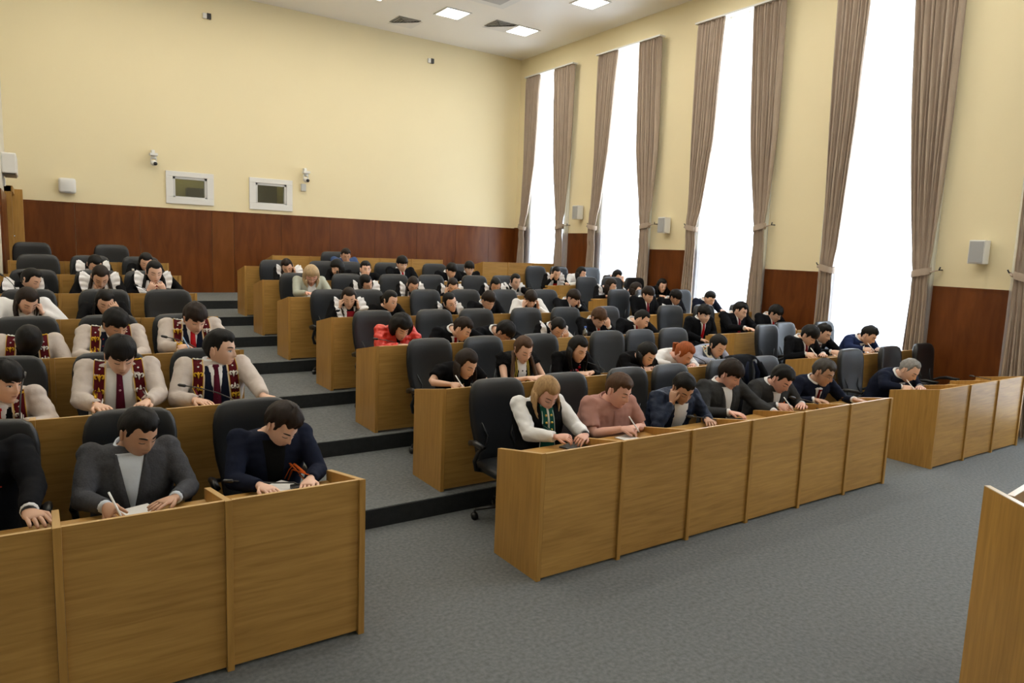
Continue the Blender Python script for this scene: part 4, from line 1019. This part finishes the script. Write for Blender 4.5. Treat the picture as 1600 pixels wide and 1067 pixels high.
# third row
p(626,512,2,'woman with black bobbed hair in shiny red puffer jacket',skin='light',fem=1,hi=True,hair='curly',outfit=dict(m=mat('red_puffer',(.62,.035,.02),.32,.4,18,.1,8),infl=.034,arm=1.25,name='puffer_jacket',fold=.014,high=0),layers=[('collar',mat('red_puffer',(.62,.035,.02)),.088,.075,'puffer_collar'),('panel','inner_top',blackd,.55,1.0,.006,.03)],pose='fold',yaw=.35,pitch=.7)
p(722,514,2,'boy in black suit, red tie and small gold badge',skin='light',hi=True,hair='short',hc='dkbrown',outfit=SUIT,layers=suit()+[('beads',gold,[(.09,.66,.009)],'badge')],pose='reachL',yaw=.8,pitch=.7)
p(788,519,2,'boy with glasses bent low in black jacket',skin='tan',hi=True,hair='fringe',glasses=1,outfit=SUIT,layers=suit(dredt),pose='read',yaw=.7,pitch=.95)
p(871,512,2,'girl with white ruffle and red apron, hand in her hair',skin='light',fem=1,hi=True,hair='bun',outfit=DRESS,layers=[('apron',redbib,shirtw)],pose='foreL',yaw=.35,pitch=.95)
p(935,497,2,'boy with tousled brown hair, hand on forehead, orange-red tie',skin='fair',hi=True,hair='fringe',hc='brown',outfit=SUIT,layers=suit(cloth('orange_tie',(.45,.06,.03))),pose='foreL',yaw=.4,pitch=.65)
p(1002,499,2,'boy with cropped black hair, red tie, looking aside down',skin='fair',hi=True,hair='buzz',outfit=SUIT,layers=suit(),pose='reachL',yaw=.9,pitch=.65)
# fourth row
p(545,466,3,'girl with both hands on cheeks and white frill sleeves',skin='light',fem=1,hair='long',hc='dkbrown',outfit=DRESS,layers=[('apron',redbib2)],pose='both',yaw=.05,pitch=.45)
p(609,470,3,'girl in black top with red and white bib',skin='light',fem=1,hair='pony',outfit=DRESS,layers=[('panel','bib',redbib,.1,.66,.055,.05),('beads',shirtw,[(-.05,.5,.012),(.05,.5,.012),(0,.4,.012),(.03,.6,.010),(-.03,.6,.010)],'white_pattern'),('collar',shirtw,.06,.02)],pose='read',yaw=.6,pitch=.35)
p(703,472,3,'girl with white frills and red-white patterned apron, head tilted',skin='fair',fem=1,hair='braids',outfit=DRESS,layers=[('apron',redbib,None,1)],pose='read',yaw=.4,pitch=.35,roll=-.35,glasses=1)
p(763,470,3,'boy in glasses, black suit and red tie, middle of fourth row',skin='light',hair='fringe',hc='dkbrown',glasses=1,outfit=SUIT,layers=suit(),pose='read',yaw=.35,pitch=.5)
p(829,468,3,'boy with white sleeves holding his face in both hands',skin='fair',hair='fringe',hc='dkbrown',outfit=dict(m=shirtw,infl=.014,name='shirt'),layers=[('panel','vest',blackj,-.2,1.0,.14,.11,.010),('panel','shirt_front',shirtw,.4,1.0,.01,.035,.014),('tie',redt)],pose='both',yaw=.15,pitch=.65)
p(895,466,3,'boy in black suit turned sideways with raised left hand',skin='fair',hair='fringe',hc='dkbrown',outfit=SUIT,layers=suit(darkt),pose='cheekL',yaw=.6,pitch=.6)
# fifth row
p(486,431,4,'fair-haired woman in grey-green cardigan over white lace',skin='pink',fem=1,hair='bob',hc='paleblond',outfit=dict(m=cloth('sage_cardigan',(.40,.42,.36),.85,.3,60),infl=.014,name='cardigan'),layers=[('panel','lace_front',shirtw,.0,1.0,.07,.05)],pose='read',yaw=.1,pitch=.6,glasses=1)
p(572,442,4,'girl with white collar frill, head tilted to one side',skin='light',fem=1,hair='longf',hl_=.12,outfit=DRESS,layers=[('apron',None)],pose='read',yaw=.5,pitch=.6,roll=-.5)
p(645,445,4,'girl with parted hair and ruffled white apron, fifth row',skin='light',fem=1,hair='braids',hc='dkbrown',outfit=DRESS,layers=[('apron',redbib)],pose='read',yaw=.2,pitch=.8)
p(707,447,4,'girl with both hands at her temples and white cuff',skin='light',fem=1,hair='pulled',hc='dkbrown',outfit=DRESS,layers=[('apron',None)],pose='cheekR',up=(-1,1),yaw=.1,pitch=.7)
p(774,446,4,'girl with plain white shoulder frills looking down, fifth row',yo=.78,skin='tan',fem=1,hair='braids',outfit=DRESS,layers=[('apron',None)],pose='read',yaw=.1,pitch=.7)
p(805,440,4,'girl with white collar and ruffles, face visible, fifth row end',yo=1.06,skin='light',fem=1,hair='pulled',outfit=DRESS,layers=[('apron',None,shirtw)],pose='read',yaw=.35,pitch=.3)
# sixth row
p(449,417,5,'girl with striped white frill sleeve covering her cheek',skin='light',fem=1,hair='braids',hc='dkbrown',outfit=DRESS,layers=[('apron',redbib)],pose='cheekL',yaw=.05,pitch=.7,roll=-.25)
p(527,419,5,'person with black hair turned away, dark clothes, red collar',skin='fair',fem=1,hair='bob',outfit=DRESS,layers=[('collar',redbib,.07,.03)],pose='read',yaw=-1.1,pitch=.4)
p(571,421,5,'boy in dark suit looking straight at the camera side',skin='fair',hair='short',outfit=SUIT,layers=[('suit',shirtw,None,None)],pose='chin',yaw=.2,pitch=.1)
p(628,413,5,'boy sitting upright in black suit with red tie, sixth row',skin='light',hair='fringe',outfit=SUIT,layers=suit(),pose='read',yaw=.25,pitch=.25)
p(705,423,5,'boy leaning forward in black suit, red tie, sixth row',yo=.78,skin='light',hair='fringe',outfit=SUIT,layers=suit(),pose='read',yaw=.4,pitch=.55)
p(733,420,5,'boy with round haircut at right end of sixth row',yo=1.06,skin='light',hair='fringe',outfit=SUIT,layers=suit(),pose='low',yaw=.15,pitch=.3)
p(540,400,6,'man in blue suit with hand at his mouth, topmost person',skin='tan',hair='short',hc='dkbrown',outfit=dict(m=cloth('mid_blue_suit',(.05,.085,.20)),infl=.018),layers=[('suit',shirtb,None,None)],pose='chin',up=(1,),yaw=.15,pitch=.4)
# ---- right block
p(1420,578,0,'grey-haired balding man in navy suit bent over the front right desk',skin='fair',hi=True,hair='grey',hc='grey',fat=.5,outfit=dict(m=navyj,infl=.02,bulk=1.06),layers=suit(darkt),vw=.045,pose='write',yaw=.75,pitch=.75,watch=1)
p(1264,524,1,'boy in black suit, nearest of two boys side by side, writing',yo=.76,skin='light',hi=True,hair='fringe',outfit=SUIT,layers=suit(dredt),pose='write',yaw=.7,pitch=.75)
p(1286,521,1,'boy partly hidden behind another, red tie, looking right',yo=1.07,skin='light',hi=True,hair='short',outfit=SUIT,layers=suit(dredt),pose='write',yaw=.75,pitch=.45)
p(1357,524,1,'boy in blue suit writing in front of the bright window',skin='light',hi=True,hair='short',outfit=dict(m=bluej,infl=.016),layers=suit(darkt),pose='write',yaw=.85,pitch=.7)
p(1100,491,2,'boy with bowl haircut and long red tie',skin='fair',hi=True,hair='fringe',outfit=SUIT,layers=suit(),pose='low',yaw=.4,pitch=.35)
p(1156,486,2,'boy in black suit between two others, white shirt edge showing',skin='fair',hi=True,hair='short',outfit=SUIT,layers=suit(dredt),pose='read',yaw=.75,pitch=.45)
p(1211,490,2,'boy with glasses and red tie beside the red wood panel',skin='fair',hi=True,hair='fringe',glasses=1,outfit=SUIT,layers=suit(),pose='read',yaw=.7,pitch=.6)
p(1012,461,3,'boy in black suit with dark red tie, looking down to right',skin='light',hair='fringe',hc='dkbrown',outfit=SUIT,layers=suit(dredt),pose='low',yaw=.55,pitch=.4)
p(1055,465,3,'boy reading a white sheet of paper',skin='tan',hair='fringe',outfit=SUIT,layers=suit(darkt),pose='low',yaw=.6,pitch=.65)
p(1109,467,3,'boy resting his chin on his hand before the window',skin='fair',hair='short',outfit=NSUIT,layers=[('collar',shirtw)],pose='chin',yaw=.45,pitch=.6)
p(954,446,4,'long-haired girl with white-edged black sleeve, smiling down',skin='light',fem=1,hair='longf',hc='dkbrown',outfit=DRESS,layers=[('apron',redbib)],pose='read',yaw=.75,pitch=.55)
p(993,452,4,'girl with loose brown hair and white frill, pale face',skin='fair',fem=1,hair='longf',hc='dkbrown',outfit=DRESS,layers=[('apron',None)],pose='read',yaw=.9,pitch=.45)
p(1034,446,4,'girl in glasses and dark top beside the wood panel',skin='fair',fem=1,hair='longf',glasses=1,outfit=DRESS,layers=[('beads',shirtw,[(-.05,.8,.012),(0,.7,.012),(.05,.8,.012)],'white_trim')],pose='read',yaw=.35,pitch=.4)
p(869,427,5,'girl with fist against her head, white frill and red bib',skin='light',fem=1,hair='pulled',outfit=DRESS,layers=[('apron',redbib)],pose='cheekR',yaw=.2,pitch=.5)
p(908,427,5,'girl in white jacket with long black hair',skin='fair',fem=1,hair='longf',hl_=.22,outfit=dict(m=shirtw,infl=.018,name='jacket'),layers=[('panel','top',blackd,.2,1.0,.03,.05)],pose='read',yaw=.7,pitch=.4)
p(964,431,5,'girl in grey jacket shading her brow with one hand',skin='light',fem=1,hair='longf',outfit=dict(m=cloth('grey_jacket',(.06,.055,.055)),infl=.016,name='jacket'),pose='foreR',up=(1,),yaw=.6,pitch=.7)
p(296,307,8,'x',skin='tan',outfit=SUIT,hair='short')
PEOPLE.pop()
PLACED={}
for i,(x,y,k,short,a) in enumerate(PEOPLE):
    a['seed']=i+1
    yo=a.get('yo',.86); a['yo']=yo; a.setdefault('trunk',(.455,.445)[k] if k<2 else .425); a['hunch']=(.0,.022)[k] if k<2 else (.05 if a.get('pitch',.6)>.35 else .03); lean0=a.get('lean'); best=None
    az_=math.atan2(onY(x,y,RY(k)+.55).x,RY(k)+.55); a['yaw']=max(-.6,min(.95,a.get('yaw',0)*1.35-az_*.9)) if a.get('yaw',0)>-.5 else a['yaw']
    rz_=-.22*az_ if x>400 else -.05; a['yaw']+=.22*az_*.8 if x>400 else 0; a['pitch']=a.get('pitch',.6)*.85
    for q in range(45):
        a['lean']=-.08+.03*q; f=Fig(a); yy=RY(k)+yo+f.hc.y*math.cos(rz_); Pw=onY(x,y,yy); e=abs((Pw.z-k*DZ)-f.hc.z)
        if best is None or e<best[0]: best=(e,a['lean'])
    a['lean']=best[1]
    f=build_person(a); X_,Y_=place(f,x,y,k,yo,rz_); hx_=onY(x,y,RY(k)+.60).x; hx_=min(hx_+(.30 if yo>1 else 0),XW-.42)
    tag(f.root,short if 4<=len(short.split()) else short+' seated at desk','person')
    PLACED[i]=(X_,Y_,k,short,f)
    if 1:
        bsh=' '.join(short.replace(',','').split()[:12]); lab='black chair of the '+bsh
        chair(hx_+random.uniform(-.02,.02),RY(k)+1.03+(yo-.86)*.5,k,random.uniform(-.10,.10),lab)
# ---------------------------------------------------------------- empty chairs
def pchair(px,py,k,label,dy=1.20,rz=0):
    q=onY(px,py,RY(k)+dy); chair(q.x,RY(k)+dy-.2,k,rz,label)
pchair(60,412,5,'empty black chair with rounded back, left edge of the sixth row')
pchair(50,392,6,'empty black chair behind the topmost left desk, near the door')
pchair(175,394,6,'empty black chair behind the topmost left desk, against red wood')
pchair(265,475,3,'empty black chair beside the stepped aisle, fourth left row')
pchair(1399,575,0,'black chair behind the grey-haired man, partly hidden by his back')
pchair(1450,578,0,'empty black chair in front of the red wood panel, front right row')
# ---------------------------------------------------------------- things on the desks
TOP=.752
def mic(tx,ty,bx,by,k,label):
    b=onZ(bx,by,k*DZ+TOP+.02); y=max(RY(k)+.08,min(RY(k)+.48,b.y)); b=onY(bx,by,y); b.z=k*DZ+TOP
    t=onY(tx,ty,y+.14); r=empty('desk_microphone',b); tag(r,label,'microphone'); d=t-b; d.z=max(.06,min(.32,d.z))
    L=math.hypot(d.x,d.y)
    if L>.45: d.x*=.45/L; d.y*=.45/L
    MB().box(-.055,-.035,0,.055,.035,.028).obj('base',black,r,smooth=False,bevel=.006)
    pts=[V(0,0,.02),V(d.x*.1,d.y*.1,.02+d.z*.35),V(d.x*.4,d.y*.4,d.z*.72),V(d.x*.75,d.y*.75,d.z*.92),d*1.0]
    MB().tube(pts,[.006,.005,.0045,.0045,.0045],6).obj('gooseneck',darkm,r)
    e=(pts[-1]-pts[-2]).normalized(); MB().tube([d,d+e*.01,d+e*.05,d+e*.06],[.006,.012,.012,.006],10).obj('capsule',black,r)
for m_ in ((365,752,470,759,0,'gooseneck microphone before the young man in black blazer'),
 (1084,651,1135,662,0,'gooseneck microphone before the man in navy bomber jacket'),
 (1243,622,1285,639,0,'gooseneck microphone beside the man with glasses in navy suit'),
 (1522,588,1550,596,0,'microphone lying low on the front right desk by the curtain'),
 (907,563,947,585,1,'gooseneck microphone beside the woman with red necklace'),
 (1070,553,1104,572,1,'gooseneck microphone before the red-haired woman'),
 (591,530,638,537,2,'gooseneck microphone before the woman in red puffer jacket'),
 (291,603,372,626,1,'gooseneck microphone before the boy turning his head'),
 (36,580,30,640,1,'microphone tip beside the boy at left edge in second row'),
 (262,527,320,548,2,'gooseneck microphone before the boy with bright red tie'),
 (5,431,30,452,4,'gooseneck microphone at the left edge, fifth left row'),
 (216,447,238,456,4,'gooseneck microphone before the girl with hands at her mouth'),
 (780,598,770,612,1,'dark microphone beside the girl with gold embroidery')): mic(*m_)
def lay(name,px,py,k,sx,sy_,rz,m,label,cat,h=.004,z=0):
    q=onZ(px,py,k*DZ+TOP+.01); q.y=max(RY(k)+.10,min(RY(k)+.45,q.y)); q=onY(px,py,q.y); q.z=k*DZ+TOP+.001+z
    o=MB().box(-sx/2,-sy_/2,0,sx/2,sy_/2,h).obj(name,m,smooth=False,loc=q,bevel=min(.0015,h*.3)); o.rotation_euler=(0,0,rz); tag(o,label,cat); return o
lay('paper',220,791,0,.16,.21,.3,paperm,'small white paper under the hand of the man in grey blazer','paper')
lay('paper',447,762,0,.21,.29,.5,paperm,'printed white paper before the young man in black blazer','paper')
lay('tablet',896,696,0,.20,.13,.35,black,'black tablet on the desk before the fair-haired woman','tablet',.009)
lay('paper',985,684,0,.15,.2,.2,paperm,'white paper under the hand of the man in pink polo','paper')
lay('paper',760,604,1,.15,.2,.1,paperm,'white paper between the girls in gold embroidery and fur vest','paper')
lay('phone',1150,640,0,.075,.15,.6,black,'black phone on the desk before the man with stretched arm','phone',.009)
lay('paper',345,629,1,.21,.29,.2,black,'dark folder before the boy turning his head','folder',.012)
def bottle(px,py,k,capm,bm,label,dy=.3):
    q=onY(px,py,RY(k)+dy); r=empty('water_bottle',(q.x,q.y,k*DZ+TOP)); tag(r,label,'bottle')
    MB().tube([(0,0,0),(0,0,.01),(0,0,.06),(0,0,.12),(0,0,.16),(0,0,.185),(0,0,.20)],[.028,.032,.031,.032,.030,.014,.013],14).obj('bottle_body',bm,r)
    MB().tube([(0,0,.197),(0,0,.222)],[.015,.015],12).obj('cap',capm,r)
bottle(914,522,2,mat('blue_cap',(.03,.12,.55),.4),glassmat('clear_plastic',(.75,.85,.95),.2),'clear water bottle with blue cap behind the woman with necklace')
bottle(208,428,5,white,mat('white_bottle',(.7,.7,.7),.4),'white bottle on the sixth row left desk beside long-haired girl')
# pens held in the writing hands
def pen(i,col,label):
    f=PLACED[i][4]; s=-1; q=f.tg[s]; d=q['d'].normalized(); n=q['n'].normalized()
    c=q['W']+d*.105-n*.0+V(.012,0,.012)
    MW=Matrix.Translation(f.root.location)@Matrix.Rotation(f.root.rotation_euler.z,4,'Z')@Matrix.Scale(f.s,4)
    a=MW@(c+V(-.035,.055,.085)); b=MW@(c+V(.018,-.03,-.03))
    o=MB().tube([V(0,0,0),(b-a)*.85,(b-a)],[.0055,.0055,.0015],8).obj('pen',col,loc=a); tag(o,label,'pen')
wp=mat('white_pen',(.75,.75,.75),.3)
names_={x[3]:i for i,x in PLACED.items()}
def idx(t): return [i for n,i in names_.items() if t in n][0]
pen(idx('grey checked blazer'),wp,'white pen in the hand of the man in grey blazer')
pen(idx('dusty pink polo'),wp,'white pen in the hand of the man in pink polo')
pen(idx('orange-black ribbon'),wp,'white pen in the hand of the man with orange-black ribbon')
pen(idx('grey-haired balding'),wp,'white pen in the hand of the grey-haired man')
pen(idx('gold embroidered front'),wp,'white pen in the hand of the girl with gold embroidery')
pen(idx('navy vest and bright red tie'),mat('blue_pen',(.25,.4,.6),.3),'pale blue pen of the boy with bright red tie')
pen(idx('nearest of two boys'),wp,'white pen of the nearer boy of two side by side')
pen(idx('blue suit writing'),wp,'white pen of the boy in blue suit by the window')
# sheet held up by the boy in the right block
f=PLACED[idx('reading a white sheet')][4]; q=onY(1042,484,f.root.location.y-.36)
o=MB().box(-.10,-.001,-.06,.10,.001,.09).obj('paper',paperm,smooth=False,loc=q); o.rotation_euler=(-.6,.35,-.3); tag(o,'white sheet of paper held up by a boy in the right block','paper')
# jacket hung over a chair back
q=onY(1168,600,RY(0)+1.24); r=empty('draped_jacket',(q.x,RY(0)+1.05,0)); tag(r,'black jacket draped over a chair behind the charcoal-suited men','jacket')
mb=MB(); rings=[]
for z,wx,t in ((.52,.25,.09),(.62,.262,.09),(.76,.285,.085),(.9,.298,.085),(1.0,.296,.088),(1.08,.27,.08),(1.135,.22,.055),(1.15,.15,.02)):
    lean=.16*(z-.4)+(.03*math.sin((z-.4)*4.4)); rings.append([(wx*math.copysign(abs(math.cos(a))**.5,math.cos(a))+.006*math.sin(9*a+z*20),.22+lean+t*math.copysign(abs(math.sin(a))**.7,math.sin(a))-.05*(wx*math.cos(a)/.26)**2+.008*math.sin(7*a+z*9),z) for a in [2*PI*j/36 for j in range(36)]])
mb.loft(rings).obj('jacket_body',blackj,r)
for s_ in (-1,1): MB().tube([(s_*.24,.24,1.06),(s_*.29,.20,.95),(s_*.31,.17,.80),(s_*.30,.15,.66),(s_*.29,.14,.58)],[.05,.062,.058,.05,.045],10,.6).obj('sleeve',blackj,r)
lp=MB()
for s_ in (-1,1): lp.tube([(s_*.05,.17,1.10),(s_*.10,.145,.98),(s_*.06,.13,.80),(s_*.02,.13,.66)],[.015,.03,.025,.01],6,.3)
tag(lp.obj('lapels',navyj,r),kind='stuff')
